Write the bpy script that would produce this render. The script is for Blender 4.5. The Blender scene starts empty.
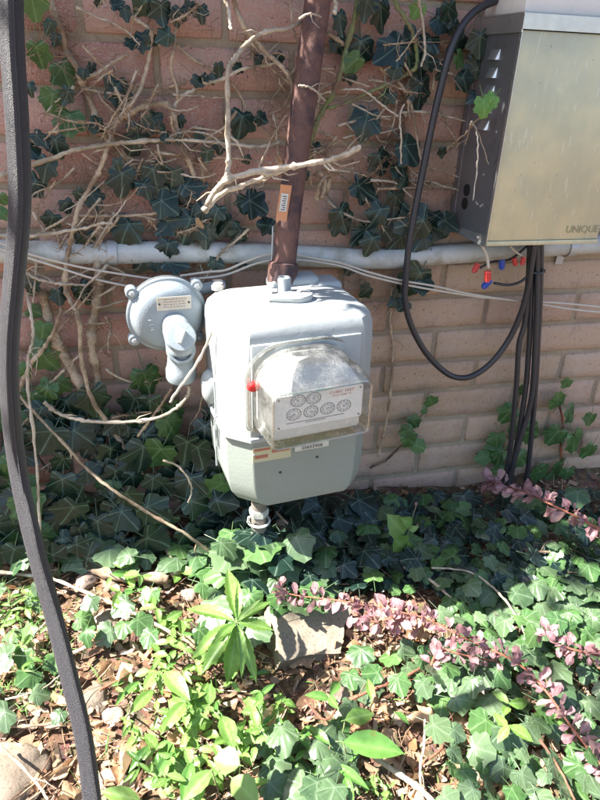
import bpy, bmesh, math, random
from mathutils import Vector, Matrix, noise
R_ = random.Random(7)
SC = bpy.context.scene
COL = SC.collection
PI = math.pi
rad = math.radians

# ------------------------------------------------------------------ camera
CAMZ = 0.8506
CAM = Vector((0.0587, -1.0775, CAMZ))
_p, _y, _r, FPX = 0.4778, 0.2548, 0.0413, 638.5
FW = Vector((math.sin(_y)*math.cos(_p), math.cos(_y)*math.cos(_p), -math.sin(_p)))
_rt = Vector((math.cos(_y), -math.sin(_y), 0)); _up = _rt.cross(FW)
RT = _rt*math.cos(_r) + _up*math.sin(_r)
UP = -_rt*math.sin(_r) + _up*math.cos(_r)
cam = bpy.data.cameras.new('camera'); camo = bpy.data.objects.new('camera', cam); COL.objects.link(camo)
cam.sensor_fit = 'HORIZONTAL'; cam.sensor_width = 36; cam.lens = 36*FPX/600
cam.clip_start = 0.02; cam.clip_end = 500
M = Matrix((RT, UP, -FW)).transposed().to_4x4(); M.translation = CAM
camo.matrix_world = M
SC.camera = camo

# ------------------------------------------------------------------ light
SUN = Vector((-0.63, 0.05, 0.775)).normalized()
w = bpy.data.worlds.new('World'); SC.world = w; w.use_nodes = True
nt = w.node_tree; bg = nt.nodes['Background']
sky = nt.nodes.new('ShaderNodeTexSky'); sky.sky_type = 'NISHITA'; sky.sun_disc = False
sky.sun_elevation = math.asin(SUN.z); sky.sun_rotation = math.atan2(SUN.x, SUN.y)
sky.dust_density = 1.5; sky.ozone_density = 1.0
nt.links.new(sky.outputs[0], bg.inputs[0]); bg.inputs[1].default_value = 0.07
sl = bpy.data.lights.new('sun', 'SUN'); sl.energy = 5.0; sl.angle = rad(0.53); sl.color = (1.0, 0.955, 0.89)
so = bpy.data.objects.new('sun', sl); COL.objects.link(so)
so.rotation_euler = (-SUN).to_track_quat('-Z', 'Y').to_euler(); so.location = SUN*6
SC.view_settings.view_transform = 'Standard'; SC.view_settings.look = 'None'
SC.view_settings.exposure = 2.3; SC.view_settings.gamma = 1
SC.cycles.max_bounces = 7; SC.cycles.transparent_max_bounces = 10
SC.cycles.caustics_reflective = False; SC.cycles.caustics_refractive = False

# ------------------------------------------------------------------ helpers
def ray(x, y): return FW + RT*((x-300)/FPX) - UP*((y-400)/FPX)
def at(x, y, Y=0.0):            # point of the plane at depth Y that the photo shows there
    d = ray(x, y); return CAM + d*((Y-CAM.y)/d.y)
def onz(x, y, Z=0.0):
    d = ray(x, y); return CAM + d*((Z-CAM.z)/d.z)
def depth(p): return (p-CAM).dot(FW)
def pxm(p): return depth(p)/FPX      # metres per photo pixel at p

def gz(x, y):
    z = 0.022*noise.noise(Vector((x*3.1, y*3.1, 4.2))) + 0.008*noise.noise(Vector((x*13, y*13, 1.7)))
    z += 0.03*math.exp(-max(0, -y)/0.12)
    return z

def ground(x, y, h=0.0):
    Z = 0.0
    for i in range(6):
        p = onz(x, y, Z+h); Z = gz(p.x, p.y)
    return Vector((p.x, p.y, Z+h))

def link(o, parent=None):
    COL.objects.link(o)
    if parent is not None: o.parent = parent
    return o
def tag(o, label=None, cat=None, group=None, kind=None):
    if label: o['label'] = label
    if cat: o['category'] = cat
    if group: o['group'] = group
    if kind: o['kind'] = kind
    return o
def empty(name, loc, rot=(0,0,0), label=None, cat=None, group=None):
    o = bpy.data.objects.new(name, None); o.empty_display_size = 0.02
    o.location = loc; o.rotation_euler = rot
    COL.objects.link(o)
    return tag(o, label, cat, group)
def mesh(name, vs, fs, mats, smooth=True, midx=None, attr=None):
    me = bpy.data.meshes.new(name); me.from_pydata([tuple(v) for v in vs], [], fs)
    if not isinstance(mats, (list, tuple)): mats = [mats]
    for m in mats: me.materials.append(m)
    if smooth: me.polygons.foreach_set('use_smooth', [True]*len(me.polygons))
    if midx: me.polygons.foreach_set('material_index', midx)
    if attr:
        for k, vals in attr.items():
            a = me.attributes.new(k, 'FLOAT', 'POINT'); a.data.foreach_set('value', vals)
    me.update(); return me
def obj(name, me, parent=None, mat4=None, label=None):
    o = bpy.data.objects.new(name, me); link(o, parent)
    if mat4 is not None: o.matrix_basis = mat4
    if label: o['label'] = label
    return o

class B:   # mesh collector in the frame of its parent
    def __init__(s): s.v = []; s.f = []; s.m = []
    def add(s, vs, fs, mi=0, mt=None):
        n = len(s.v)
        for v in vs:
            v = Vector(v); s.v.append(mt @ v if mt is not None else v)
        for f in fs: s.f.append([i+n for i in f]); s.m.append(mi)
        return s
    def box(s, x0, x1, y0, y1, z0, z1, mi=0, mt=None, bev=0.0, seg=2):
        bm = bmesh.new()
        bmesh.ops.create_cube(bm, size=1)
        for v in bm.verts:
            v.co = Vector(((x0+x1)/2+v.co.x*(x1-x0), (y0+y1)/2+v.co.y*(y1-y0), (z0+z1)/2+v.co.z*(z1-z0)))
        if bev: bmesh.ops.bevel(bm, geom=bm.edges[:], offset=bev, segments=seg, profile=0.5, affect='EDGES')
        return s.bm(bm, mi, mt)
    def bm(s, bm, mi=0, mt=None):
        bm.verts.index_update()
        s.add([v.co.copy() for v in bm.verts], [[v.index for v in f.verts] for f in bm.faces], mi, mt)
        bm.free(); return s
    def lathe(s, prof, n=24, mi=0, mt=None):      # profile [(r, z)] about +Z
        vs = []; fs = []
        for r, z in prof:
            for k in range(n):
                a = 2*PI*k/n; vs.append((r*math.cos(a), r*math.sin(a), z))
        for i in range(len(prof)-1):
            for k in range(n):
                k2 = (k+1) % n
                fs.append([i*n+k, i*n+k2, (i+1)*n+k2, (i+1)*n+k])
        fs.append([k for k in range(n)][::-1]); fs.append([(len(prof)-1)*n+k for k in range(n)])
        return s.add(vs, fs, mi, mt)
    def tube(s, pts, rads, n=8, mi=0, cap=True):
        vs, fs = tube_geo(pts, rads, n, cap); return s.add(vs, fs, mi)
    def loft(s, rings, mi=0, mt=None, cap=True):
        n = len(rings[0]); vs = [p for r in rings for p in r]; fs = []
        for i in range(len(rings)-1):
            for k in range(n):
                k2 = (k+1) % n; fs.append([i*n+k, i*n+k2, (i+1)*n+k2, (i+1)*n+k])
        if cap: fs.append(list(range(n))[::-1]); fs.append([(len(rings)-1)*n+k for k in range(n)])
        return s.add(vs, fs, mi, mt)
    def build(s, name, mats, parent=None, smooth=True, auto=35, label=None):
        me = mesh(name, s.v, s.f, mats, False, s.m)
        if smooth: sharp(me, auto)
        return obj(name, me, parent, label=label)
def sharp(me, deg):
    bm = bmesh.new(); bm.from_mesh(me); bmesh.ops.recalc_face_normals(bm, faces=bm.faces[:])
    t = rad(deg)
    for e in bm.edges:
        e.smooth = not (len(e.link_faces) == 2 and e.calc_face_angle(0) > t)
    for f in bm.faces: f.smooth = True
    bm.to_mesh(me); bm.free()

def tube_geo(pts, rads, n=8, cap=True):
    pts = [Vector(p) for p in pts]
    if not isinstance(rads, (list, tuple)): rads = [rads]*len(pts)
    vs = []; fs = []; nrm = None
    for i, p in enumerate(pts):
        t = (pts[min(i+1, len(pts)-1)] - pts[max(i-1, 0)])
        if t.length < 1e-9: t = Vector((0, 0, 1))
        t.normalize()
        if nrm is None:
            nrm = t.orthogonal().normalized()
        nrm = (nrm - t*nrm.dot(t))
        nrm = nrm.normalized() if nrm.length > 1e-6 else t.orthogonal().normalized()
        b = t.cross(nrm)
        for k in range(n):
            a = 2*PI*k/n; vs.append(p + (nrm*math.cos(a) + b*math.sin(a))*rads[i])
    for i in range(len(pts)-1):
        for k in range(n):
            k2 = (k+1) % n; fs.append([i*n+k, i*n+k2, (i+1)*n+k2, (i+1)*n+k])
    if cap:
        fs.append(list(range(n))[::-1]); fs.append([(len(pts)-1)*n+k for k in range(n)])
    return vs, fs
def spline(P, sub=6):
    P = [Vector(p) for p in P]
    if len(P) < 3: 
        return [P[0].lerp(P[-1], i/sub) for i in range(sub+1)]
    out = []
    for i in range(len(P)-1):
        p0 = P[max(i-1, 0)]; p1 = P[i]; p2 = P[i+1]; p3 = P[min(i+2, len(P)-1)]
        for k in range(sub):
            t = k/sub
            out.append(0.5*((2*p1)+(p2-p0)*t+(2*p0-5*p1+4*p2-p3)*t*t+(3*p1-p0-3*p2+p3)*t*t*t))
    out.append(P[-1]); return out
def frame(origin, y, z, sx=1, sy=None, sz=None):      # local +Y along y, local +Z near z
    y = Vector(y).normalized(); z = Vector(z); x = y.cross(z)
    if x.length < 1e-6: x = y.orthogonal()
    x.normalize(); z = x.cross(y)
    m = Matrix((x*sx, y*(sy or sx), z*(sz or sx))).transposed().to_4x4(); m.translation = origin
    return m
def zframe(o, z):
    z = Vector(z).normalized(); x = z.orthogonal().normalized(); y = z.cross(x)
    m = Matrix((x, y, z)).transposed().to_4x4(); m.translation = o; return m

# ------------------------------------------------------------------ materials
class N:
    def __init__(s, name):
        s.m = bpy.data.materials.new(name); s.m.use_nodes = True; s.t = s.m.node_tree
        s.b = s.t.nodes['Principled BSDF']; s.o = s.t.nodes['Material Output']
        s.tc = s.t.nodes.new('ShaderNodeTexCoord')
    def n(s, k, **kw):
        d = s.t.nodes.new('ShaderNode'+k)
        for a, v in kw.items(): setattr(d, a, v)
        return d
    def l(s, a, b): s.t.links.new(a, b)
    def noise(s, scale, detail=4, rough=0.55, co='Object'):
        d = s.n('TexNoise'); d.inputs['Scale'].default_value = scale; d.inputs['Detail'].default_value = detail
        d.inputs['Roughness'].default_value = rough; s.l(s.tc.outputs[co], d.inputs['Vector']); return d.outputs['Fac']
    def ramp(s, fac, stops):
        d = s.n('ValToRGB'); e = d.color_ramp.elements
        while len(e) < len(stops): e.new(0.5)
        for q, (p, c) in zip(e, stops): q.position = p; q.color = (*c, 1) if len(c) == 3 else c
        s.l(fac, d.inputs[0]); return d.outputs[0]
    def mix(s, fac, a, b, mode='MIX'):
        d = s.n('Mix', data_type='RGBA', blend_type=mode)
        for sock, v in ((d.inputs[0], fac), (d.inputs[6], a), (d.inputs[7], b)):
            if hasattr(v, 'is_output') or hasattr(v, 'links'): s.l(v, sock)
            elif isinstance(v, (int, float)): sock.default_value = v
            else: sock.default_value = (*v, 1)
        return d.outputs[2]
    def math(s, op, a, b=0.0, c=None):
        d = s.n('Math', operation=op)
        for sock, v in zip(d.inputs, (a, b, c)):
            if v is None: continue
            if hasattr(v, 'links'): s.l(v, sock)
            else: sock.default_value = v
        return d.outputs[0]
    def bump(s, h, dist, strength=1.0):
        d = s.n('Bump'); d.inputs['Distance'].default_value = dist; d.inputs['Strength'].default_value = strength
        s.l(h, d.inputs['Height']); s.l(d.outputs[0], s.b.inputs['Normal']); return d
    def rough(s, v):
        if hasattr(v, 'links'): s.l(v, s.b.inputs['Roughness'])
        else: s.b.inputs['Roughness'].default_value = v
    def color(s, v):
        if hasattr(v, 'links'): s.l(v, s.b.inputs['Base Color'])
        else: s.b.inputs['Base Color'].default_value = (*v, 1)

def m_paint(name, col, col2=None, rough=0.45, metal=0.0, sc=60, bump=0.0002, spec=0.5, dirt_refl=None, dirt_refl_sc=9, dirt_refl_lo=.55, dirt_refl_hi=.75):  # patch colour: dirt, but painted reflections on the box front
    q = N(name); f = q.noise(sc, 5)
    c = q.mix(q.math('MULTIPLY', f, 1.0), col, col2 or tuple(x*0.85 for x in col))
    if dirt_refl:
        d = q.noise(dirt_refl_sc, 6, 0.65)
        c = q.mix(q.ramp(d, [(dirt_refl_lo, (0, 0, 0)), (dirt_refl_hi, (1, 1, 1))]), c, dirt_refl)
    q.color(c); q.rough(q.math('MULTIPLY_ADD', f, 0.25, rough-0.12))
    q.b.inputs['Metallic'].default_value = metal; q.b.inputs['Specular IOR Level'].default_value = spec
    q.bump(q.noise(sc*4, 3), bump, 1.0)
    return q.m

def m_brick():
    q = N('brick_clay')
    oi = q.n('ObjectInfo'); at_ = q.n('Attribute', attribute_name='dust_bounce', attribute_type='OBJECT')
    base = q.ramp(oi.outputs['Random'], [(0, (.38, .175, .130)), (.3, (.50, .27, .20)), (.55, (.40, .19, .145)), (.8, (.54, .32, .25)), (1, (.46, .24, .19))])
    tan = q.ramp(oi.outputs['Random'], [(0, (.40, .27, .175)), (.4, (.52, .37, .24)), (.7, (.44, .285, .20)), (1, (.50, .36, .25))])
    base = q.mix(at_.outputs['Fac'], base, tan)
    sp = q.noise(420, 2, .6); sp2 = q.noise(170, 3, .6); big = q.noise(24, 4, .6)
    c = q.mix(q.ramp(sp, [(.52, (0,0,0)), (.66, (1,1,1))]), base, (.52, .40, .35))
    c = q.mix(q.ramp(sp2, [(.62, (0,0,0)), (.70, (1,1,1))]), c, (.10, .06, .055))
    c = q.mix(q.math('MULTIPLY', q.ramp(big, [(.42, (0,0,0)), (.68, (1,1,1))]), .55), c, (.50, .37, .30))
    soot = q.noise(11, 5, .7)
    c = q.mix(q.math('MULTIPLY', q.ramp(soot, [(.55, (0,0,0)), (.75, (1,1,1))]), .5), c, (.16, .11, .09))
    q.color(c); q.rough(.9); q.b.inputs['Specular IOR Level'].default_value = .25
    h = q.math('ADD', q.math('MULTIPLY', sp2, .8), q.math('MULTIPLY', q.noise(60, 5, .7), 1.2))
    q.bump(h, .0016, .9)
    return q.m
def m_mortar():
    q = N('mortar'); a = q.noise(140, 5, .7); b = q.noise(8, 5, .6)
    c = q.mix(a, (.30, .235, .165), (.46, .385, .28)); c = q.mix(q.ramp(b, [(.4, (0,0,0)), (.7, (1,1,1))]), c, (.27, .20, .15))
    q.color(c); q.rough(.95); q.b.inputs['Specular IOR Level'].default_value = .2; q.bump(q.math('ADD', a, q.noise(500, 2)), .0015, .8)
    return q.m
def m_leaf(name, cols, vein, rough=.38, trans=.28, veinw=9, veinamt=.7, spec=.5, blotch=None, coat=0.0):
    q = N(name); oi = q.n('ObjectInfo'); va = q.n('Attribute', attribute_name='vein'); ta = q.n('Attribute', attribute_name='tint')
    rnd = q.math('FRACT', q.math('ADD', oi.outputs['Random'], ta.outputs['Fac']))
    k = len(cols)-1
    c = q.ramp(rnd, [(i/k, col) for i, col in enumerate(cols)])
    nz = q.noise(3.2, 4, .6, 'Object')
    c = q.mix(q.math('MULTIPLY', q.ramp(nz, [(.4, (0,0,0)), (.65, (1,1,1))]), .45), c, tuple(min(1, x*1.7+.004) for x in cols[k//2]))
    if blotch: c = q.mix(q.ramp(q.noise(5.5, 5, .7), [(.6, (0,0,0)), (.66, (1,1,1))]), c, blotch)
    vm = q.math('MULTIPLY', q.math('POWER', va.outputs['Fac'], veinw), veinamt)
    c = q.mix(vm, c, vein)
    q.color(c); q.rough(rough); q.b.inputs['Specular IOR Level'].default_value = spec
    q.b.inputs['Coat Weight'].default_value = coat; q.b.inputs['Coat Roughness'].default_value = .2
    h = q.math('ADD', q.math('MULTIPLY', va.outputs['Fac'], 1.0), q.math('MULTIPLY', q.noise(9, 3), .6)); q.bump(h, .002, .35)
    tr = q.n('BsdfTranslucent'); q.l(q.mix(.5, c, tuple(min(1, x*2.5) for x in cols[k//2])), tr.inputs[0])
    ms = q.n('MixShader'); ms.inputs[0].default_value = trans
    q.l(q.b.outputs[0], ms.inputs[1]); q.l(tr.outputs[0], ms.inputs[2]); q.l(ms.outputs[0], q.o.inputs[0])
    return q.m
def m_bark(name, a, b, c3, sc=220, rough=.85):
    q = N(name); f = q.noise(sc, 6, .7); g = q.noise(26, 4, .6); oi = q.n('ObjectInfo')
    c = q.mix(q.ramp(f, [(.35, (0,0,0)), (.65, (1,1,1))]), a, b); c = q.mix(q.ramp(g, [(.45, (0,0,0)), (.6, (1,1,1))]), c, c3)
    q.color(c); q.rough(rough); q.bump(f, .0012, 1.0); q.b.inputs['Specular IOR Level'].default_value = .25
    return q.m
def m_soil():
    q = N('soil'); a = q.noise(45, 8, .7); b = q.noise(220, 5, .7); v = q.n('TexVoronoi'); v.inputs['Scale'].default_value = 75
    q.l(q.tc.outputs['Object'], v.inputs['Vector'])
    c = q.ramp(a, [(.3, (.045, .028, .018)), (.5, (.12, .075, .045)), (.62, (.24, .155, .095)), (.75, (.40, .29, .19))])
    c = q.mix(q.math('MULTIPLY', b, .5), c, v.outputs['Color'], 'SOFT_LIGHT')
    q.color(c); q.rough(.95); q.bump(q.math('ADD', a, q.math('MULTIPLY', b, .4)), .01, .9); return q.m
def m_litter():
    q = N('litter'); ta = q.n('Attribute', attribute_name='tint')
    c = q.ramp(ta.outputs['Fac'], [(0, (.05, .027, .018)), (.25, (.15, .08, .05)), (.45, (.30, .17, .10)), (.6, (.42, .27, .17)), (.78, (.58, .44, .31)), (.9, (.66, .54, .42)), (1, (.40, .20, .09))])
    c = q.mix(q.math('MULTIPLY', q.noise(120, 4), .6), c, (.10, .06, .04)); q.color(c); q.rough(.75); q.b.inputs['Specular IOR Level'].default_value = .3
    tr = q.n('BsdfTranslucent'); q.l(c, tr.inputs[0]); ms = q.n('MixShader'); ms.inputs[0].default_value = .15
    q.l(q.b.outputs[0], ms.inputs[1]); q.l(tr.outputs[0], ms.inputs[2]); q.l(ms.outputs[0], q.o.inputs[0]); return q.m
def m_stone(name, a, b, sp):
    q = N(name); f = q.noise(30, 6, .65); g = q.noise(260, 3, .6)
    c = q.mix(f, a, b); c = q.mix(q.ramp(g, [(.55, (0,0,0)), (.68, (1,1,1))]), c, sp)
    q.color(c); q.rough(.85); q.bump(q.math('ADD', f, q.math('MULTIPLY', g, .3)), .003, .8); return q.m
def m_clear():
    q = N('clear_plastic'); t = q.n('BsdfTransparent'); t.inputs[0].default_value = (.93, .94, .92, 1)
    g = q.n('BsdfGlossy'); g.inputs['Roughness'].default_value = .10; g.inputs[0].default_value = (1, 1, 1, 1)
    fr = q.n('Fresnel'); fr.inputs[0].default_value = 1.5
    f = q.math('ADD', q.math('MULTIPLY', fr.outputs[0], 1.1), .05)
    m1 = q.n('MixShader'); q.l(f, m1.inputs[0]); q.l(t.outputs[0], m1.inputs[1]); q.l(g.outputs[0], m1.inputs[2])
    # scratched, sun-crazed haze in the plastic
    df = q.n('BsdfDiffuse'); df.inputs[0].default_value = (.78, .78, .74, 1)
    tl = q.n('BsdfTranslucent'); tl.inputs[0].default_value = (.80, .80, .76, 1)
    ms = q.n('MixShader'); q.l(df.outputs[0], ms.inputs[1]); q.l(tl.outputs[0], ms.inputs[2])
    sc = q.ramp(q.noise(1100, 2, .7), [(.46, (.08,.08,.08)), (.62, (.6,.6,.6))]); sc2 = q.ramp(q.noise(45, 4, .6), [(.42, (.22,.22,.22)), (.60, (.8,.8,.8))])
    m2 = q.n('MixShader'); q.l(q.math('MULTIPLY', sc, sc2), m2.inputs[0]); q.l(m1.outputs[0], m2.inputs[1]); q.l(ms.outputs[0], m2.inputs[2])
    q.l(m2.outputs[0], q.o.inputs[0]); return q.m

MAT = {}
MAT['brick'] = m_brick(); MAT['mortar'] = m_mortar(); MAT['soil'] = m_soil(); MAT['litter'] = m_litter()
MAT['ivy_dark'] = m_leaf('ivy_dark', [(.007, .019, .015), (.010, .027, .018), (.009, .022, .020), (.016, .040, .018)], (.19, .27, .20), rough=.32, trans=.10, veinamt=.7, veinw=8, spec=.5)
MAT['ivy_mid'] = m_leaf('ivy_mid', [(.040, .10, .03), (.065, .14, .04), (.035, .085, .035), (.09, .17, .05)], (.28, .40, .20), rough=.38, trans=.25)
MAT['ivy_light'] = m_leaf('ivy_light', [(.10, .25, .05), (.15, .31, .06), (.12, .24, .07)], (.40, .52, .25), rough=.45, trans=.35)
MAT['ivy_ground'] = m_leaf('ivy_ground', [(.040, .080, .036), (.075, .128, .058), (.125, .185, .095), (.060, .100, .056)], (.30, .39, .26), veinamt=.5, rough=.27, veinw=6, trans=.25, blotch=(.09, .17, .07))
MAT['lance'] = m_leaf('lance_leaf', blotch=(.24, .24, .07), cols= [(.09, .20, .035), (.16, .28, .06), (.11, .22, .05), (.22, .33, .11)], vein=(.36, .52, .20), rough=.42, trans=.35, veinamt=.6)
MAT['glossy'] = m_leaf('glossy_leaf', blotch=(.16, .20, .05), cols= [(.06, .16, .03), (.10, .22, .05), (.07, .17, .04)], vein=(.25, .42, .12), rough=.25, trans=.25, veinamt=.4)
MAT['pink'] = m_leaf('barberry_leaf', [(.22, .11, .125), (.33, .18, .19), (.18, .085, .10), (.40, .27, .24)], (.46, .33, .31), rough=.45, trans=.30, veinamt=.5, blotch=(.52, .33, .32))
MAT['dead'] = m_leaf('dead_leaf', [(.20, .11, .06), (.34, .21, .12), (.46, .32, .20), (.28, .14, .06), (.55, .42, .28)], (.42, .30, .18), rough=.7, trans=.15, spec=.25, veinamt=.6, blotch=(.14, .08, .05))
MAT['grass'] = m_leaf('grass_blade', [(.10, .20, .05), (.17, .30, .08), (.10, .22, .06), (.24, .34, .12)], (.3, .4, .2), rough=.5, trans=.3)
MAT['bark_pale'] = m_bark('bark_pale', (.44, .36, .27), (.62, .54, .43), (.30, .24, .17))
MAT['bark_tan'] = m_bark('bark_tan', (.38, .28, .19), (.56, .45, .32), (.24, .17, .115))
MAT['bark_brown'] = m_bark('bark_brown', (.15, .10, .07), (.28, .20, .14), (.09, .06, .045))
MAT['bark_green'] = m_bark('bark_green', (.16, .20, .08), (.26, .30, .13), (.20, .13, .09))
MAT['stem_red'] = m_bark('stem_red', (.25, .08, .05), (.38, .15, .09), (.16, .07, .05))
MAT['rootlet'] = m_bark('rootlet', (.32, .21, .13), (.46, .33, .22), (.20, .13, .09))
MAT['meter'] = m_paint('meter_grey_paint', (.35, .375, .375), (.315, .34, .34), rough=.48, sc=35, bump=.0003, dirt_refl=(.30, .31, .28), dirt_refl_sc=14, dirt_refl_lo=.58, dirt_refl_hi=.9)
MAT['meter_low'] = m_paint('meter_lower_paint', (.27, .30, .27), (.24, .27, .245), rough=.5, sc=60, bump=.0003, dirt_refl=(.25, .27, .23), dirt_refl_sc=20, dirt_refl_lo=.55, dirt_refl_hi=.9)
MAT['reg'] = m_paint('regulator_paint', (.29, .335, .36), (.25, .29, .315), rough=.42, sc=80, bump=.0004, dirt_refl=(.27, .29, .28), dirt_refl_sc=30, dirt_refl_lo=.55, dirt_refl_hi=.9)
MAT['rust'] = m_paint('rust_pipe', (.105, .058, .050), (.19, .10, .08), rough=.75, sc=90, bump=.0012, spec=.3, dirt_refl=(.06, .04, .045), dirt_refl_sc=25, dirt_refl_lo=.45, dirt_refl_hi=.6)
MAT['galv'] = m_paint('galvanised', (.52, .54, .55), (.40, .42, .43), rough=.5, metal=.35, sc=50, dirt_refl=(.30, .29, .25), dirt_refl_sc=18, dirt_refl_lo=.5, dirt_refl_hi=.75)
MAT['conduit'] = m_paint('conduit_paint', (.55, .56, .54), (.46, .47, .45), rough=.55, sc=45, bump=.0005, dirt_refl=(.30, .28, .22), dirt_refl_sc=22, dirt_refl_lo=.5, dirt_refl_hi=.72)
MAT['steel'] = m_paint('stainless_side', (.33, .335, .36), (.26, .265, .29), rough=.38, metal=.75, sc=30, bump=.0002, dirt_refl=(.14, .14, .15), dirt_refl_sc=12)
MAT['steel_hi'] = m_paint('stainless_edge', (.62, .62, .60), (.5, .5, .5), rough=.3, metal=.8, sc=60)
MAT['door'] = m_paint('box_front', (.50, .475, .29), (.44, .42, .25), rough=.45, metal=.2, sc=18, bump=.0006, dirt_refl=(.62, .55, .36), dirt_refl_sc=11, dirt_refl_lo=.45, dirt_refl_hi=.75)  # bright patches paint yellow reflections into the front; replaced below
def m_door():
    q = N('box_front_worn_reflections'); mp = q.n('Mapping'); mp.inputs['Scale'].default_value = (1, 1, .18); q.l(q.tc.outputs['Object'], mp.inputs[0])
    def nz(sc, d, stretched=True):
        k = q.n('TexNoise'); k.inputs['Scale'].default_value = sc; k.inputs['Detail'].default_value = d; q.l(mp.outputs[0] if stretched else q.tc.outputs['Object'], k.inputs[0]); return k.outputs['Fac']
    c = q.mix(nz(60, 5), (.43, .425, .30), (.52, .51, .37)); c = q.mix(q.ramp(nz(16, 4, False), [(.45, (0,0,0)), (.7, (1,1,1))]), c, (.60, .55, .36))  # yellow patches imitate reflections, mixed into the panel colour
    c = q.mix(q.ramp(nz(190, 2, False), [(.735, (0,0,0)), (.76, (1,1,1))]), c, (.26, .24, .16)); c = q.mix(q.math('MULTIPLY', q.ramp(nz(160, 3), [(.62, (0,0,0)), (.68, (1,1,1))]), .5), c, (.66, .64, .52))
    q.color(c); q.b.inputs['Metallic'].default_value = .25; q.rough(q.math('MULTIPLY_ADD', nz(40, 4), .35, .22)); q.bump(nz(9, 3, False), .004, .5); return q.m
MAT['door'] = m_door()
MAT['emboss'] = m_paint('emboss_brown', (.36, .33, .20), (.30, .27, .17), rough=.5, metal=.2)  # lettering slightly darker brown than the front panel
MAT['white'] = m_paint('white_paint', (.78, .77, .74), (.70, .69, .66), rough=.5, sc=60, dirt_refl=(.5, .47, .4), dirt_refl_sc=30, dirt_refl_lo=.6, dirt_refl_hi=.8)
MAT['black'] = m_paint('black_hole', (.008, .008, .009), rough=.6)
MAT['rubber'] = m_paint('black_rubber', (.022, .022, .028), (.03, .03, .037), rough=.42, sc=300, bump=.0003, spec=.6)
MAT['foam'] = m_paint('black_foam', (.006, .006, .009), (.040, .038, .050), rough=.50, sc=420, bump=.0022, spec=.9)
MAT['wire_white'] = m_paint('wire_white', (.60, .54, .46), (.50, .45, .38), rough=.5)
MAT['nut_red'] = m_paint('red_plastic', (.62, .06, .05), rough=.4)
MAT['nut_blue'] = m_paint('blue_plastic', (.03, .08, .42), rough=.4)
MAT['red'] = m_paint('red_plug', (.75, .03, .03), rough=.35)
MAT['plate'] = m_paint('index_plate', (.74, .74, .71), (.68, .68, .65), rough=.5)
MAT['ink'] = m_paint('ink', (.05, .05, .055), rough=.6)
MAT['ink_red'] = m_paint('ink_red', (.45, .10, .08), rough=.6)
MAT['label_white'] = m_paint('label_white', (.62, .62, .58), rough=.5)
MAT['label_tan'] = m_paint('label_tan', (.46, .46, .27), (.55, .50, .36), rough=.5)
MAT['label_rust'] = m_paint('label_rust', (.42, .12, .08), (.36, .16, .10), rough=.55)
MAT['nameplate'] = m_paint('nameplate', (.60, .58, .52), (.48, .46, .40), rough=.4, metal=.4, sc=200)
MAT['orange'] = m_paint('orange_tag', (.62, .22, .08), (.50, .30, .18), rough=.6)
MAT['clear'] = m_clear()
def m_clear2():
    q = N('clear_plastic_face'); t = q.n('BsdfTransparent'); t.inputs[0].default_value = (.97, .975, .96, 1)
    g = q.n('BsdfGlossy'); g.inputs['Roughness'].default_value = .06; fr = q.n('Fresnel'); fr.inputs[0].default_value = 1.35
    m1 = q.n('MixShader'); q.l(fr.outputs[0], m1.inputs[0]); q.l(t.outputs[0], m1.inputs[1]); q.l(g.outputs[0], m1.inputs[2])
    df = q.n('BsdfDiffuse'); df.inputs[0].default_value = (.8, .8, .76, 1); m2 = q.n('MixShader')
    q.l(q.ramp(q.noise(260, 3, .7), [(.55, (.03,.03,.03)), (.75, (.3,.3,.3))]), m2.inputs[0]); q.l(m1.outputs[0], m2.inputs[1]); q.l(df.outputs[0], m2.inputs[2]); q.l(m2.outputs[0], q.o.inputs[0]); return q.m
MAT['clear_front'] = m_clear2()
MAT['stone_pink'] = m_stone('stone_pink', (.24, .165, .13), (.36, .28, .23), (.15, .11, .09))
MAT['stone_grey'] = m_stone('grey_stone', (.13, .10, .075), (.22, .175, .13), (.08, .065, .05))
MAT['slab'] = m_stone('slab_stone', (.185, .155, .115), (.28, .24, .18), (.11, .09, .07))

# ------------------------------------------------------------------ ground
def build_ground():
    vs = []; fs = []
    xs = [-30, -12, -5, -2.5, -1.5] + [-1.0 + i*0.02 for i in range(126)] + [2, 3, 6, 14, 30]
    ys = [-30, -12, -5, -2.8, -1.9] + [-1.4 + i*0.02 for i in range(70)] + [.0, .02]
    for y in ys:
        for x in xs: vs.append((x, y, gz(x, y) if abs(x) < 4 and y > -3 else 0.0))
    n = len(xs)
    for j in range(len(ys)-1):
        for i in range(n-1): fs.append([j*n+i, j*n+i+1, (j+1)*n+i+1, (j+1)*n+i])
    o = obj('ground', mesh('ground', vs, fs, MAT['soil'])); o['kind'] = 'structure'
    vs2 = [(-30, .25, -.02), (30, .25, -.02), (30, 30, -.02), (-30, 30, -.02)]
    o = obj('ground', mesh('ground', vs2, [[0, 1, 2, 3]], MAT['soil'])); o['kind'] = 'structure'
build_ground()

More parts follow.
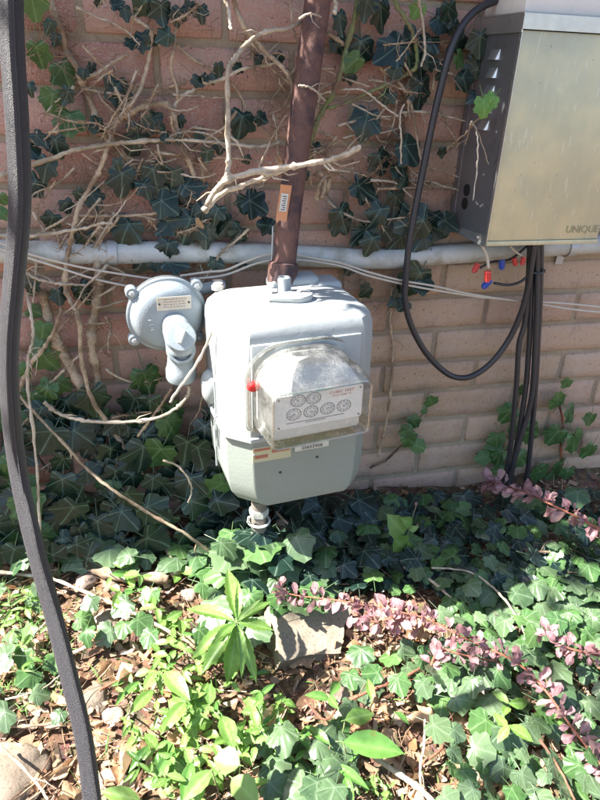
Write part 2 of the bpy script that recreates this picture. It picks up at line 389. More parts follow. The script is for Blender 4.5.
# ------------------------------------------------------------------ brick wall
PB, CB, Z0B = 0.2032, 0.0677, 0.88
WALL_TOP = Z0B + CB*19
def brick_mesh(seed, L, H, depth=.05):
    r = random.Random(seed); nx, nz = 7, 4; rows = []
    def P(i, j, y, inset):
        x = -L/2 + L*i/(nx-1); z = -H/2 + H*j/(nz-1)
        x += (inset if i == 0 else -inset if i == nx-1 else 0); z += (inset if j == 0 else -inset if j == nz-1 else 0)
        return [x + r.uniform(-1, 1)*.0009, y, z + r.uniform(-1, 1)*.0009]
    front = [[P(i, j, r.uniform(-.0008, .0008), .0018 + (r.random() < .14)*r.uniform(.001, .004)) for i in range(nx)] for j in range(nz)]
    vs = [p for row in front for p in row]; idx = lambda i, j: j*nx+i
    fs = [[idx(i, j), idx(i+1, j), idx(i+1, j+1), idx(i, j+1)] for j in range(nz-1) for i in range(nx-1)]
    ring = [(i, 0) for i in range(nx)] + [(nx-1, j) for j in range(1, nz)] + [(i, nz-1) for i in range(nx-2, -1, -1)] + [(0, j) for j in range(nz-2, 0, -1)]
    base = len(vs)
    for (i, j) in ring:
        x = -L/2 + L*i/(nx-1); z = -H/2 + H*j/(nz-1); vs.append([x + r.uniform(-.0006, .0006), .0022 + r.uniform(0, .001), z + r.uniform(-.0008, .0008)])
    b2 = len(vs)
    for (i, j) in ring: vs.append([-L/2 + L*i/(nx-1), depth, -H/2 + H*j/(nz-1)])
    m = len(ring)
    for k in range(m):
        k2 = (k+1) % m; a, b = idx(*ring[k]), idx(*ring[k2])
        fs.append([b, a, base+k, base+k2]); fs.append([base+k2, base+k, b2+k, b2+k2])
    return vs, fs
BRICKS = []
for s_ in range(12):
    v_, f_ = brick_mesh(100+s_, PB-.0105, CB-.0105); BRICKS.append((v_, f_, mesh('brick', v_, f_, MAT['brick'])))
wall = empty('brick_wall', (0, 0, 0), label='pinkish red brick house wall with tan mortar joints behind the meter', cat='wall')
def build_wall():
    # mortar bed, recessed 4 mm, uneven
    vs = []; fs = []; x0, x1 = -3.0, 4.0; z0, z1 = -.25, WALL_TOP
    xs = [x0, -2, -1.2, -.6] + [-.3+i*.01 for i in range(160)] + [1.6, 2.2, 3, x1]; zs = [z0] + [-.05+i*.01 for i in range(112)] + [1.4, 1.8, z1]
    for z in zs:
        for x in xs: vs.append((x, .0042 + .0012*noise.noise(Vector((x*60, 0, z*60))), z))
    n = len(xs)
    for j in range(len(zs)-1):
        for i in range(n-1): fs.append([j*n+i, j*n+i+1, (j+1)*n+i+1, (j+1)*n+i])
    k = len(vs); vs += [(x0, .2, z0), (x1, .2, z0), (x1, .2, z1), (x0, .2, z1), (x0, .004, z1), (x1, .004, z1), (x0, .004, z0), (x1, .004, z0)]
    fs += [[k, k+3, k+2, k+1], [k+3, k+4, k+5, k+2], [k, k+6, k+4, k+3], [k+1, k+2, k+5, k+7]]
    obj('mortar', mesh('mortar', vs, fs, MAT['mortar']), wall)
    rest_v = []; rest_f = []; cnt = 0
    for row in range(-19, 15):
        zc = Z0B - (row+.5)*CB
        odd = row % 2 == 1
        for c in range(-15, 20):
            xc = (c + (.5 if odd else 0.0))*PB
            if xc-PB/2 < x0 or xc+PB/2 > x1: continue
            rr = random.Random(row*100+c)
            bi = rr.randrange(12); yo = rr.uniform(-.0012, .0014); rz = rr.uniform(-.004, .004); ry = rr.uniform(-.005, .005)
            mt = Matrix.Translation((xc, yo, zc)) @ Matrix.Rotation(ry, 4, 'Y') @ Matrix.Rotation(rz, 4, 'Z')
            if rr.random() < .5: mt = mt @ Matrix.Rotation(PI, 4, 'Y')
            if -2 <= row <= 13 and -.45 < xc < 1.45 and cnt < 290:
                o = obj('brick', BRICKS[bi][2], wall, mt); cnt += 1
                d = (xc-.22)*1.8 + (.60-zc)*1.6 + rr.uniform(-.15, .15)  # tanner to lower right: dust, plus warm ground bounce put into the colour
                o['dust_bounce'] = max(0.0, min(1.0, d))
            else:
                n0 = len(rest_v); rest_v += [mt @ Vector(v) for v in BRICKS[bi][0]]; rest_f += [[i+n0 for i in f] for f in BRICKS[bi][1]]
    o = obj('brick_rest', mesh('brick_rest', rest_v, rest_f, MAT['brick']), wall); o['kind'] = 'stuff'
build_wall()

# ------------------------------------------------------------------ text helper
def text(s, name, size, mat, parent, mt, ext=.0002, align='CENTER'):
    c = bpy.data.curves.new(name, 'FONT'); c.body = s; c.size = size; c.extrude = ext; c.align_x = align; c.align_y = 'CENTER'
    o = bpy.data.objects.new(name, c); COL.objects.link(o); bpy.context.view_layer.update()
    dg = bpy.context.evaluated_depsgraph_get(); me = bpy.data.meshes.new_from_object(o.evaluated_get(dg))
    bpy.data.objects.remove(o); me.materials.clear(); me.materials.append(mat)
    return obj(name, me, parent, mt)
FACE = Matrix.Rotation(PI/2, 4, 'X')          # XY plane -> facing -Y

# ------------------------------------------------------------------ gas meter
def rrect(x0, x1, y0, y1, cf, cb, n=4):
    """plan ring: front (y0) corners chamfered by cf=(left,right) and rounded, back corners radius cb"""
    pts = []
    def arc(cx, cy, r, a0, a1):
        for i in range(n+1):
            a = a0+(a1-a0)*i/n; pts.append((cx+r*math.cos(a), cy+r*math.sin(a)))
    arc(x1-cb, y1-cb, cb, 0, PI/2); arc(x0+cb, y1-cb, cb, PI/2, PI)
    cl, cr = cf; r = .006
    # left chamfer
    pts.append((x0, y0+cl[1]+.002)); pts.append((x0+.0008, y0+cl[1]-.0006)); pts.append((x0+cl[0]*.3, y0+cl[1]*.7)); pts.append((x0+cl[0]*.7, y0+cl[1]*.3)); pts.append((x0+cl[0]-.0008, y0+.0008)); pts.append((x0+cl[0]+.001, y0))
    pts.append(((x0+x1)/2, y0))
    pts.append((x1-cr[0]-.001, y0)); pts.append((x1-cr[0]+.0008, y0+.0008)); pts.append((x1-cr[0]*.7, y0+cr[1]*.3)); pts.append((x1-cr[0]*.3, y0+cr[1]*.7)); pts.append((x1-.0008, y0+cr[1]-.0006)); pts.append((x1, y0+cr[1]+.002))
    return pts
MO = Vector((.275, -.165, .222))
meter = empty('gas_meter', MO, (0, rad(-1.0), rad(6)), 'light grey gas meter with clear index cover under rusty pipe', 'gas meter')
meter.scale = (1.14, 1.08, .985)
def build_meter():
    P = meter
    # lower case: z from 0 to .125 (local)
    b = B(); rings = []
    for z, t in ((.000, 0), (.0015, .3), (.007, .55), (.02, .8), (.045, .95), (.085, 1.0), (.131, 1.0)):
        k = 1-t
        rg = rrect(-.102+k*.030, .100-k*.016, -.083+k*.006, .072-k*.02, ((.030, .030), (.022, .022)), .02)
        rings.append([Vector((x, y, z)) for x, y in rg])
    b.loft(rings); b.build('lower_case', MAT['meter_low'], P, auto=20)
    # seam flange
    b = B(); rg = rrect(-.107, .104, -.088, .077, ((.031, .031), (.024, .024)), .022)
    b.loft([[Vector((x*s, y*s, z)) for x, y in rg] for z, s in ((.130, .985), (.1315, 1.0), (.138, 1.0), (.1395, .985))]); b.build('seam_flange', MAT['meter'], P, auto=28)
    # upper case
    b = B(); rings = []
    top = .330
    prof = [(.1385, 0), (.20, 0), (.27, .0), (.300, .0015), (.313, .005), (.321, .011), (.3265, .020), (.3295, .032), (.3305, .05)]
    for z, k in prof:
        rg = rrect(-.104+k, .101-k, -.085+k, .074-k, ((max(.016, .028-k*.4), max(.014, .028-k*.4)), (max(.014, .021-k*.3), max(.013, .021-k*.3))), .022)
        rings.append([Vector((x, y, z)) for x, y in rg])
    b.loft(rings); b.build('upper_case', MAT['meter'], P, auto=22)
    # raised square frame the index window sits in (proud pad on the front face)
    b = B(); b.box(-.074, .074, -.0885, -.083, .150, .292, bev=.0022); b.build('index_pad', MAT['meter'], P)
    # hump at the back of the top (valve chamber outlets)
    b = B(); b.box(-.012, .060, .030, .070, .318, .343, bev=.010, seg=4); b.build('rear_hump', MAT['meter'], P)
    b = B(); b.box(.052, .090, .020, .066, .310, .334, bev=.008, seg=4); b.build('rear_hump', MAT['meter'], P)
    # left boss and side bosses
    b = B(); mt = Matrix.Translation((-.104, .02, .178)) @ Matrix.Rotation(rad(-90), 4, 'Y') @ Matrix.Scale(1.6, 4, (1, 0, 0)); b.lathe([(.019, -.004), (.019, .004), (.016, .010), (.010, .0135), (.003, .0145)], 20, 0, mt); b.build('side_boss', MAT['meter'], P)
    # swivel cover on top, teardrop
    b = B(); n = 28; ring = []
    for k in range(n):
        a = 2*PI*k/n; x = .022*math.cos(a); y = .017*math.sin(a)
        if math.cos(a) < 0: x *= 1.0+.85*abs(math.cos(a))**2; y *= 1-.35*abs(math.cos(a))**2
        ring.append((x-.018, y))
    b.loft([[Vector((x*s+.022, y*s-.028, z)) for x, y in ring] for z, s in ((.329, .9), (.333, .95), (.3345, 1.0), (.3378, 1.0), (.3395, .93), (.3402, .8))]); b.build('top_cap', MAT['meter'], P)
    b = B(); b.lathe([(.003, .340), (.003, .3425), (.0015, .343)], 12, 0, Matrix.Translation((.008, -.025, 0))); b.build('cap_screw', MAT['galv'], P)
    # stub plug near the riser
    b = B(); b.lathe([(.0095, .322), (.0095, .352), (.0085, .354), (.007, .3545), (.0065, .350), (.001, .350)], 20, 0, Matrix.Translation((-.002, .008, 0))); b.build('stub_plug', MAT['meter'], P)
    # side seam line: rib
    b = B(); b.tube([(-.1045, -.005, z) for z in (.08, .12, .16, .20)], .0016, 6); b.tube([(-.1035, .012, z) for z in (.03, .07, .12)], .0016, 6); b.build('side_rib', MAT['meter'], P)
    # inlet/outlet bosses with union nuts behind
    for x in (-.075,):
        b = B(); b.lathe([(.009, 0), (.009, .007), (.007, .008), (.007, .010)], 6, 0, Matrix.Translation((x-.006, .060, .325))); b.build('union_nut', MAT['wire_white'], P)
    # labels
    q = B(); q.box(-.073, -.019, -.0842, -.0832, .093, .1195); lab = q.build('name_label', MAT['label_tan'], P, False)
    q = B(); q.box(-.071, -.049, -.0848, -.0842, .1135, .1175); q.box(-.046, -.021, -.0848, -.0842, .1065, .1175); q.box(-.070, -.052, -.0848, -.0842, .1000, .1055)
    q.build('label_print', MAT['label_rust'], lab, False)
    for x, z in ((-.0715, .1080), (-.0205, .1095)):
        q = B(); q.lathe([(.0015, 0), (.0015, .001), (.0008, .0014)], 10, 0, Matrix.Translation((x, -.0842, z)) @ FACE); q.build('rivet', MAT['galv'], lab)
    q = B(); q.box(-.014, .036, -.0856, -.0835, .1015, .1155, bev=.0008); tg = q.build('number_tag', MAT['label_white'], P)
    text('25653958', 'serial_number', .0078, MAT['ink'], tg, Matrix.Translation((.011, -.0858, .1065)) @ FACE)
    q = B()
    for i in range(22): q.box(-.009+i*.002, -.009+i*.002+.0011, -.0859, -.0855, .1138, .1146 + (i % 3)*.0004)
    q.build('tag_print', MAT['ink'], tg, False)
    for x, z in ((.020, .083), (-.034, .066)):
        q = B(); q.lathe([(.0022, 0), (.0022, .0008), (.0012, .0012)], 12, 0, Matrix.Translation((x, -.083, z)) @ FACE); q.build('screw', MAT['ink'], P)
build_meter()

# index (dial box) with its clear cover
IDX = Vector((.268, -.252, .425))
def build_index():
    P = bpy.data.objects.new('index_box', None); P.empty_display_size = .01; link(P, meter)
    P.location = (-.008, -.086, .217); P.scale = (1.04, 1, .98); P.rotation_euler = (0, 0, rad(3))
    W = .128
    def ringxz(x0, x1, z0, z1, r, rt, y, n=6):
        pts = []
        for cx, cz, rr, a0 in ((x1-rt, z1-rt, rt, 0), (x0+rt, z1-rt, rt, PI/2), (x0+r, z0+r, r, PI), (x1-r, z0+r, r, 1.5*PI)):
            for i in range(n+1):
                a = a0+PI/2*i/n; pts.append(Vector((cx+rr*math.cos(a), y, cz+rr*math.sin(a))))
        return pts
    # body inside: white housing
    b = B(); b.loft([ringxz(-.058, .058, -.048, .062, .006, .045, 0), ringxz(-.058, .058, -.048, .060, .006, .043, -.02), ringxz(-.057, .058, -.048, .054, .006, .036, -.034), ringxz(-.056, .058, -.048, .044, .006, .026, -.046), ringxz(-.055, .057, -.048, .029, .005, .008, -.0565), ringxz(-.053, .055, -.045, .024, .004, .006, -.058)])
    b.build('index_housing', MAT['label_white'], P, auto=40)
    # plate
    b = B(); b.loft([ringxz(-.054, .058, -.0300, .0235, .003, .003, -.0585, 3), ringxz(-.054, .058, -.0300, .0235, .003, .003, -.0598, 3)]); pl = b.build('dial_plate', MAT['plate'], P)
    dials = [(-.026, .0135), (-.0065, .0135), (-.031, -.0075), (-.0095, -.0075), (.012, -.0075), (.0335, -.0075)]
    for i, (x, z) in enumerate(dials):
        mt = Matrix.Translation((x, -.0598, z)) @ FACE
        b = B(); n = 28
        for r0, r1 in ((.0087, .0095), (.0056, .0060)):
            vs = [(r*math.cos(2*PI*k/n), r*math.sin(2*PI*k/n), .0003) for r in (r0, r1) for k in range(n)]
            b.add(vs, [[k, (k+1) % n, n+(k+1) % n, n+k] for k in range(n)], 0, mt)
        d = b.build('dial', MAT['ink'], pl, False)
        a0 = (2.2, .9, -2.5, -.4, .5, .7)[i]
        b = B(); b.box(-.0008, .0062, -.0006, .0006, .0012, .0018, 0, mt @ Matrix.Rotation(a0, 4, 'Z')); b.lathe([(.0016, 0), (.0016, .002), (.0008, .0024)], 10, 0, mt)
        b.build('pointer', MAT['galv'], pl)
        for k in range(10):
            a = 2*PI*k/10; sgn = 1 if i % 2 else -1
            text(str(k), 'numeral', .0026, MAT['ink'], pl, Matrix.Translation((x+.0074*math.sin(a*sgn), -.0601, z+.0074*math.cos(a*sgn))) @ FACE, .00005)
    text('CUBIC FEET', 'plate_text', .0062, MAT['ink_red'], pl, Matrix.Translation((.030, -.0601, .0170)) @ FACE, .00005)
    text('TWO CUBIC FT', 'plate_text', .0036, MAT['ink_red'], pl, Matrix.Translation((.030, -.0601, .0115)) @ FACE, .00005)
    b = B()
    for i in range(34): b.box(-.040+i*.0022, -.0386+i*.0022, -.0602, -.0599, -.0215, -.0204)
    for i in range(12): b.box(-.016+i*.0022, -.0146+i*.0022, -.0602, -.0599, -.0242, -.0232)
    b.build('plate_print', MAT['ink'], pl, False)
    for x in (-.050, .054):
        for z in (-.026, .0190):
            b = B(); b.lathe([(.0011, 0), (.0011, .0012), (.0006, .0015)], 10, 0, Matrix.Translation((x, -.0598, z)) @ FACE); b.build('screw', MAT['ink'], pl)
    # clear cover: flange + hood
    fr = MAT['clear']
    b = B()
    A = [ringxz(-.071, .073, -.062, .078, .008, .048, y) for y in (.0, -.004)]
    Bq = [ringxz(-.066, .068, -.056, .072, .008, .046, -.0045)]
    hood = []
    for y, zt, x0, x1, rt in ((-.006, .070, -.064, .066, .048), (-.02, .068, -.063, .066, .046), (-.034, .063, -.0625, .066, .040), (-.048, .055, -.062, .066, .030), (-.060, .0435, -.0615, .066, .018), (-.068, .0335, -.0605, .0655, .011), (-.0705, .0305, -.0585, .0635, .009)):
        hood.append(ringxz(x0, x1, -.055, zt, .007, rt, y))
    b.loft(A + Bq + hood, cap=False); n = len(hood[-1]); b.add(hood[-1], [list(range(n))], 1)
    b.build('clear_cover', [fr, MAT['clear_front']], P, auto=50)
    # moulded rim of the flange and front bead (thicker plastic, reads white)
    b = B(); rg = ringxz(-.070, .072, -.061, .077, .009, .048, -.003); b.tube(rg+[rg[0]], .0028, 6, cap=False); b.build('cover_rim', MAT['clear'], P)
    b = B(); rg = ringxz(-.0600, .0650, -.0545, .0320, .007, .010, -.069); b.tube(rg+[rg[0]], .0016, 6, cap=False); b.build('cover_bead', MAT['clear'], P)
    b = B(); b.lathe([(.0085, 0), (.0085, .003), (.0065, .0055), (.003, .0065)], 20, 0, Matrix.Translation((-.064, -.008, .018)) @ FACE); b.build('red_plug', MAT['red'], P)
    b = B(); b.box(-.004, .016, -.0625, -.0600, .0250, .0275); b.build('teal_wire', m_paint('teal', (.08, .35, .38)), P)
build_index()

# ------------------------------------------------------------------ pipes
def px_path(pts, Y, dy=None):
    return [at(x, y, Y if not callable(Y) else Y(i, len(pts))) for i, (x, y) in enumerate(pts)]
def pipe_thing(name, pts, r, mat, label, cat, parent=None, n=16):
    b = B(); b.tube(pts, r, n); o = b.build(name, mat, parent)
    if label: tag(o, label, cat)
    return o
# rusty riser comes down into the meter top
riser = empty('rusty_riser_pipe', at(283, 272, -.11), label='dark rusty brown gas pipe running up the wall from meter top', cat='pipe')
def rel(o, pts): return [Vector(p)-Vector(o.location) for p in pts]
b = B(); rp = [at(283, 290, -.115), at(283, 272, -.11), at(285.5, 250, -.107), at(290, 205, -.10), at(302, 115, -.088), at(318, 0, -.074), at(342, -160, -.055)]
b.tube(rel(riser, rp), .0185, 20); b.build('pipe', MAT['rust'], riser)
b = B(); p0, p1 = at(281.5, 283, -.113), at(283.5, 262, -.108); b.tube(rel(riser, [p0, p0.lerp(p1, .05), p0.lerp(p1, .95), p1]), [.0205, .0235, .0235, .0205], 20); b.build('coupling', MAT['rust'], riser)
tagp = at(283.5, 203, -.121)
tg = tag(obj('paper_tag', mesh('paper_tag', [(-.0085, 0, -.026), (.0085, .001, -.026), (.009, .001, .026), (-.008, 0, .026), (-.0085, -.001, -.026), (.0085, 0, -.026), (.009, 0, .026), (-.008, -.001, .026)],
     [[0,3,2,1],[4,5,6,7],[0,1,5,4],[1,2,6,5],[2,3,7,6],[3,0,4,7]], MAT['orange'], False), None, Matrix.Translation(tagp) @ Matrix.Rotation(rad(7), 4, 'Y')), 'faded orange and white tag stuck on the rusty pipe', 'tag')
q = B(); q.box(-.0055, .0055, -.0016, -.0012, -.012, .014); q.build('tag_patch', MAT['label_white'], tg, False)
q = B()
for i in range(7): q.box(-.003+.002*(i % 2), .003, -.0019, -.0016, -.010+i*.0032, -.0088+i*.0032)
q.build('tag_print', MAT['ink'], tg, False)
# conduit
cond = empty('conduit', at(300, 256, -.03), label='pale horizontal conduit strapped along the brick wall', cat='conduit')
cp = [at(-260, 250, -.022), at(-60, 251, -.022), at(30, 252, -.022), at(105, 253, -.022), at(200, 252, -.022), at(300, 256, -.022), at(380, 259, -.022), at(430, 256, -.022), at(520, 249, -.022), at(600, 244, -.022), at(800, 232, -.022)]
b = B(); b.tube(rel(cond, spline(cp, 6)), .0178, 20); b.build('tube', MAT['conduit'], cond)
for xa, xb in ((107, 118),):
    p0, p1 = at(xa, 252.5, -.022), at(xb, 252.5, -.022); b = B(); b.tube(rel(cond, [p0, p0.lerp(p1, .1), p0.lerp(p1, .9), p1]), [.0185, .0205, .0205, .0185], 20); b.build('coupling', MAT['galv'], cond)
p0 = at(67, 252, -.022); b = B(); b.tube(rel(cond, [p0, p0+Vector((.004, 0, 0))]), .0187, 20); b.build('coupling', MAT['galv'], cond)
for xs_ in (569, -120):
    p0 = at(xs_, 246, -.022); b = B()
    arc = [p0 + Vector((0, -math.sin(a)*.0195, math.cos(a)*.0195)) for a in [PI*i/10 for i in range(11)]] + [p0 + Vector((0, .018, -.021)), p0 + Vector((0, .020, -.040))]
    vs = []; fs = []
    for k, p in enumerate(arc):
        for dx in (-.008, .008): vs.append(p + Vector((dx, 0, 0)))
        for dx in (.008, -.008): vs.append(p + Vector((dx, -.0012, -.0005)))
    for k in range(len(arc)-1):
        for j in range(4): fs.append([k*4+j, k*4+(j+1) % 4, k*4+4+(j+1) % 4, k*4+4+j])
    b.add([v-cond.location for v in vs], fs); b.build('strap', MAT['galv'], cond)
# bottom pipe with clamp
bp = at(259, 505, -.19)
bot = empty('outlet_pipe', bp, label='short grey pipe stub with a clamp ring below the meter', cat='pipe')
gp = at(262, 540, -.155)
b = B(); b.tube(rel(bot, [bp+Vector((0, 0, .012)), bp+Vector((0, 0, -.02)), Vector((bp.x, bp.y, 0))]), .0135, 18); b.build('pipe', m_paint('dull_pipe', (.22, .20, .17), (.13, .11, .09), rough=.7, sc=80), bot)
b = B(); b.tube(rel(bot, [bp+Vector((0, 0, -.006)), bp+Vector((0, 0, -.012)), bp+Vector((0,0,-.020))]), [.0165, .0175, .0165], 6); b.build('collar', MAT['conduit'], bot)
b = B(); c = Vector((0, 0, -.034)); b.tube([c+Vector((.0185*math.cos(a), .0185*math.sin(a), 0)) for a in [2*PI*i/20 for i in range(21)]], .0024, 6, cap=False)
b.tube([c+Vector((-.0185, -.002, 0)), c+Vector((-.021, -.008, .006)), c+Vector((-.020, -.012, .020))], .002, 6); b.build('clamp_ring', MAT['white'], bot)

# ------------------------------------------------------------------ regulator
def build_regulator():
    O = at(167, 314, -.10)
    P = empty('gas_regulator', O, (rad(5), rad(0), rad(6)), 'round grey gas regulator with nameplate and vent elbow left of meter', 'regulator')
    F = Matrix.Rotation(PI/2, 4, 'X')      # lathe axis -> -Y
    R = .063
    b = B(); b.lathe([(.03, -.045), (.045, -.03), (R-.006, -.012), (R-.001, -.006), (R, -.004), (R, .0035), (R-.0015, .005), (R-.005, .0055), (R-.007, .009), (R-.011, .017), (R-.018, .0225), (R-.03, .0245), (.01, .0255), (.001, .0255)], 56, 0, F); b.build('diaphragm_case', MAT['reg'], P, auto=50)
    b = B(); b.tube([(math.cos(a)*(R+.0003), -.0004, math.sin(a)*(R+.0003)) for a in [2*PI*i/60 for i in range(61)]], .0007, 5, cap=False); b.build('flange_joint', MAT['ink'], P)
    for a in (142, 44, 216, 318):
        a = rad(a); x, z = (R+.003)*math.cos(a), (R+.003)*math.sin(a)
        b = B(); b.lathe([(.0095, -.009), (.0095, .0045), (.0085, .006), (.0065, .0065)], 18, 0, Matrix.Translation((x, 0, z)) @ F)
        b.lathe([(.0085, -.009), (.0085, .004)], 12, 0, Matrix.Translation((x*.9, 0, z*.9)) @ F); lug = b.build('lug', MAT['reg'], P)
        b = B(); b.lathe([(.0048, .006), (.0048, .0085), (.0035, .0095), (.0012, .0097)], 6, 0, Matrix.Translation((x, 0, z)) @ F); b.box(-.003, .003, -.0005, .0005, .0096, .0101, 0, Matrix.Translation((x, 0, z)) @ F @ Matrix.Rotation(.6, 4, 'Z')); b.build('bolt', MAT['galv'], lug)
    b = B(); b.box(-.018, .034, -.0262, -.0252, .018, .040, bev=.0004, seg=1); npl = b.build('nameplate', MAT['nameplate'], P)
    q = B()
    for r_ in range(4):
        x = -.008
        while x < .024:
            wd = R_.uniform(.002, .006); q.box(x, x+wd, -.0265, -.0261, .0225+r_*.0042, .0240+r_*.0042); x += wd+.0016
    q.build('nameplate_print', m_paint('faded_ink', (.34, .28, .24)), npl, False)
    for x in (-.0145, .0305):
        q = B(); q.lathe([(.0016, .0262), (.0016, .0272), (.0008, .0276)], 10, 0, Matrix.Translation((x, 0, .0290)) @ F); q.build('rivet', MAT['ink'], npl)
    text('1 1/4', 'cast_number', .010, MAT['label_white'], P, Matrix.Translation((-.0285, -.0256, -.004)) @ FACE @ Matrix.Rotation(rad(-85), 4, 'Z'), .0006)
    # vent / seat elbow: arm coming forward and dropping
    b = B(); b.tube(spline([(.008, -.015, -.006), (.009, -.034, -.010), (.011, -.044, -.024), (.012, -.045, -.042)], 5), [.021]*5+[.0225]*5+[.0225]*5+[.022], 24); b.build('elbow', MAT['reg'], P, auto=60)
    b = B(); b.lathe([(.021, -.006), (.0235, 0), (.0235, .014), (.0215, .0175), (.017, .018)], 28, 0, Matrix.Translation((.011, -.046, -.020)) @ Matrix.Rotation(rad(58), 4, 'X')); cap = b.build('seal_cap', MAT['reg'], P)
    b = B(); b.box(-.003, .003, -.011, .011, .017, .024, 0, Matrix.Translation((.011, -.046, -.020)) @ Matrix.Rotation(rad(58), 4, 'X') @ Matrix.Rotation(rad(-25), 4, 'Z'), bev=.0012); b.build('cap_lug', MAT['label_white'], cap)
    # lower seat cup with dark recessed mouth
    b = B(); b.lathe([(.020, -.006), (.0225, 0), (.0225, .011), (.0205, .014), (.0165, .014), (.015, .005), (.001, .005)], 28, 0, Matrix.Translation((.012, -.043, -.043)) @ Matrix.Rotation(rad(66), 4, 'X')); cup = b.build('orifice_cup', MAT['reg'], P)
    b = B(); b.box(-.0015, .0015, -.011, .011, .006, .010, 0, Matrix.Translation((.012, -.043, -.043)) @ Matrix.Rotation(rad(66), 4, 'X') @ Matrix.Rotation(.7, 4, 'Z')); b.build('cup_bar', MAT['galv'], cup)
    b = B(); b.lathe([(.021, -.030), (.0205, -.044), (.021, -.056), (.0225, -.066), (.0245, -.071), (.0245, -.085), (.0230, -.089), (.016, -.0895)], 28, 0, Matrix.Translation((.013, -.036, -.010))); b.build('vent_collar', MAT['reg'], P)
    # side port towards the meter, and pipe behind
    b = B(); b.tube([(.02, .02, .02), (.055, .025, .026), (.085, .03, .028), (.100, .03, .028)], [.014, .010, .009, .009], 16); b.build('outlet_arm', MAT['reg'], P)
    b = B(); b.tube([(.082, .03, .028), (.087, .03, .028), (.096, .03, .028)], [.0125, .013, .0125], 6); b.build('union_nut', MAT['wire_white'], P)
    b = B(); b.tube([(0, .02, 0), (0, .06, -.01), (0, .13, -.02)], .012, 14); b.build('back_pipe', MAT['galv'], P)
build_regulator()

# ------------------------------------------------------------------ metal box
BX0, BX1, BY, BZ0, BZ1 = .603, .808, -.141, .611, .930
def build_box():
    P = empty('metal_box', (BX0, 0, BZ0), label='stainless steel control box with dull yellowish front and louvred side', cat='electrical box')
    W, D, H = BX1-BX0, -BY, BZ1-BZ0
    b = B(); t = .0015
    b.box(0, t, -D, -.003, 0, H); b.build('side_panel', MAT['steel'], P, False)
    b = B(); b.box(W-t, W, -D, -.003, 0, H); b.build('side_panel', MAT['steel'], P, False)
    b = B(); b.box(t, W-t, -.005, -.003, 0, H); b.build('back_panel', MAT['steel'], P, False)
    b = B(); b.box(t, W-t, -D+t, -.005, H-.004, H-.002); b.build('top_panel', MAT['steel_hi'], P, False)
    b = B(); b.box(-.001, .0, -.018, -.003, .002, H-.022); b.build('side_flange', MAT['steel'], P, False)
    # lid: hood with deep lip and front face
    b = B(); b.box(-.004, W+.004, -D-.006, -.003, H, H+.0025, bev=.0008, seg=1); b.box(-.004, -.0025, -D-.006, -.003, H-.022, H); b.box(-.004, W+.004, -D-.0075, -D-.006, H-.018, H+.001)
    b.build('lid', MAT['steel_hi'], P, True)
    b = B(); b.box(-.0005, W, -D-.0035, -D-.0002, .004, H-.019, bev=.001, seg=2); fr = b.build('front_panel', MAT['door'], P)
    b = B(); b.box(-.0018, -.0005, -D-.0045, -D+.002, .002, H-.019); b.build('corner_trim', MAT['steel_hi'], P, False)
    b = B(); b.box(-.001, W+.001, -D-.006, -D-.0002, -.004, .0035, bev=.0012, seg=2); b.build('bottom_lip', MAT['door'], P)
    text('UNIQUE', 'embossed_name', .0165, MAT['emboss'], fr, Matrix.Translation((W-.033, -D-.0036, .020)) @ FACE, .0009)
    # louvres down the side, pressed scoops
    for i in range(5):
        z = H-.052 - i*.0245; b = B(); n = 8; rings = []
        for k in range(n+1):
            a = PI*k/n; y = -.076 + .014*math.cos(a)*1.0; hgt = math.sin(a)
            rings.append([Vector((-.0002, y, z+.010)), Vector((-.0045*hgt-.0002, y, z+.004)), Vector((-.0085*hgt-.0003, y, z-.004)), Vector((-.0060*hgt-.0002, y, z-.0042)), Vector((-.0001, y, z+.003))])
        b.loft(rings); b.build('louvre', MAT['steel_hi'], P)
    for y, z in ((-.052, .068), (-.052, .046)):
        mt = Matrix.Translation((-.0012, y, z)) @ Matrix.Rotation(-PI/2, 4, 'Y')
        b = B(); b.lathe([(.0098, -.001), (.0098, .0006)], 24, 0, mt); b.build('knockout', MAT['black'], P)
    for y, z in ((-.10, .10), (-.112, .055), (-.106, .052), (-.095, .053), (-.118, .165), (-.09, .055)):
        mt = Matrix.Translation((-.0002, y, z)) @ Matrix.Rotation(-PI/2, 4, 'Y')
        b = B(); b.lathe([(.0019, 0), (.0019, .0008), (.001, .0014)], 10, 0, mt); b.build('screw', MAT['galv'], P)
    # bent lower side flange, bright edge
    b = B(); vs = [(-.0008, -.003, .0), (-.0008, -D, .0), (-.0008, -D, .012), (-.0008, -.06, .006), (-.0030, -.003, -.006), (-.0035, -D-.001, -.006)]
    b.add(vs, [[0, 1, 2, 3], [0, 4, 5, 1]]); b.build('bottom_flange', MAT['steel_hi'], P, False)
build_box()
wb = at(546, 6, -.075)
wbx = empty('white_block', (wb.x, -.075, BZ1+.003), label='white painted block standing on top of the steel box', cat='block')
b = B(); b.box(-.068, .080, -.058, .060, .0, .05, bev=.003); b.build('block', MAT['white'], wbx)
b = B(); b.box(-.071, .083, -.061, .063, .05, .062, bev=.002); b.build('cap_board', MAT['white'], wbx)

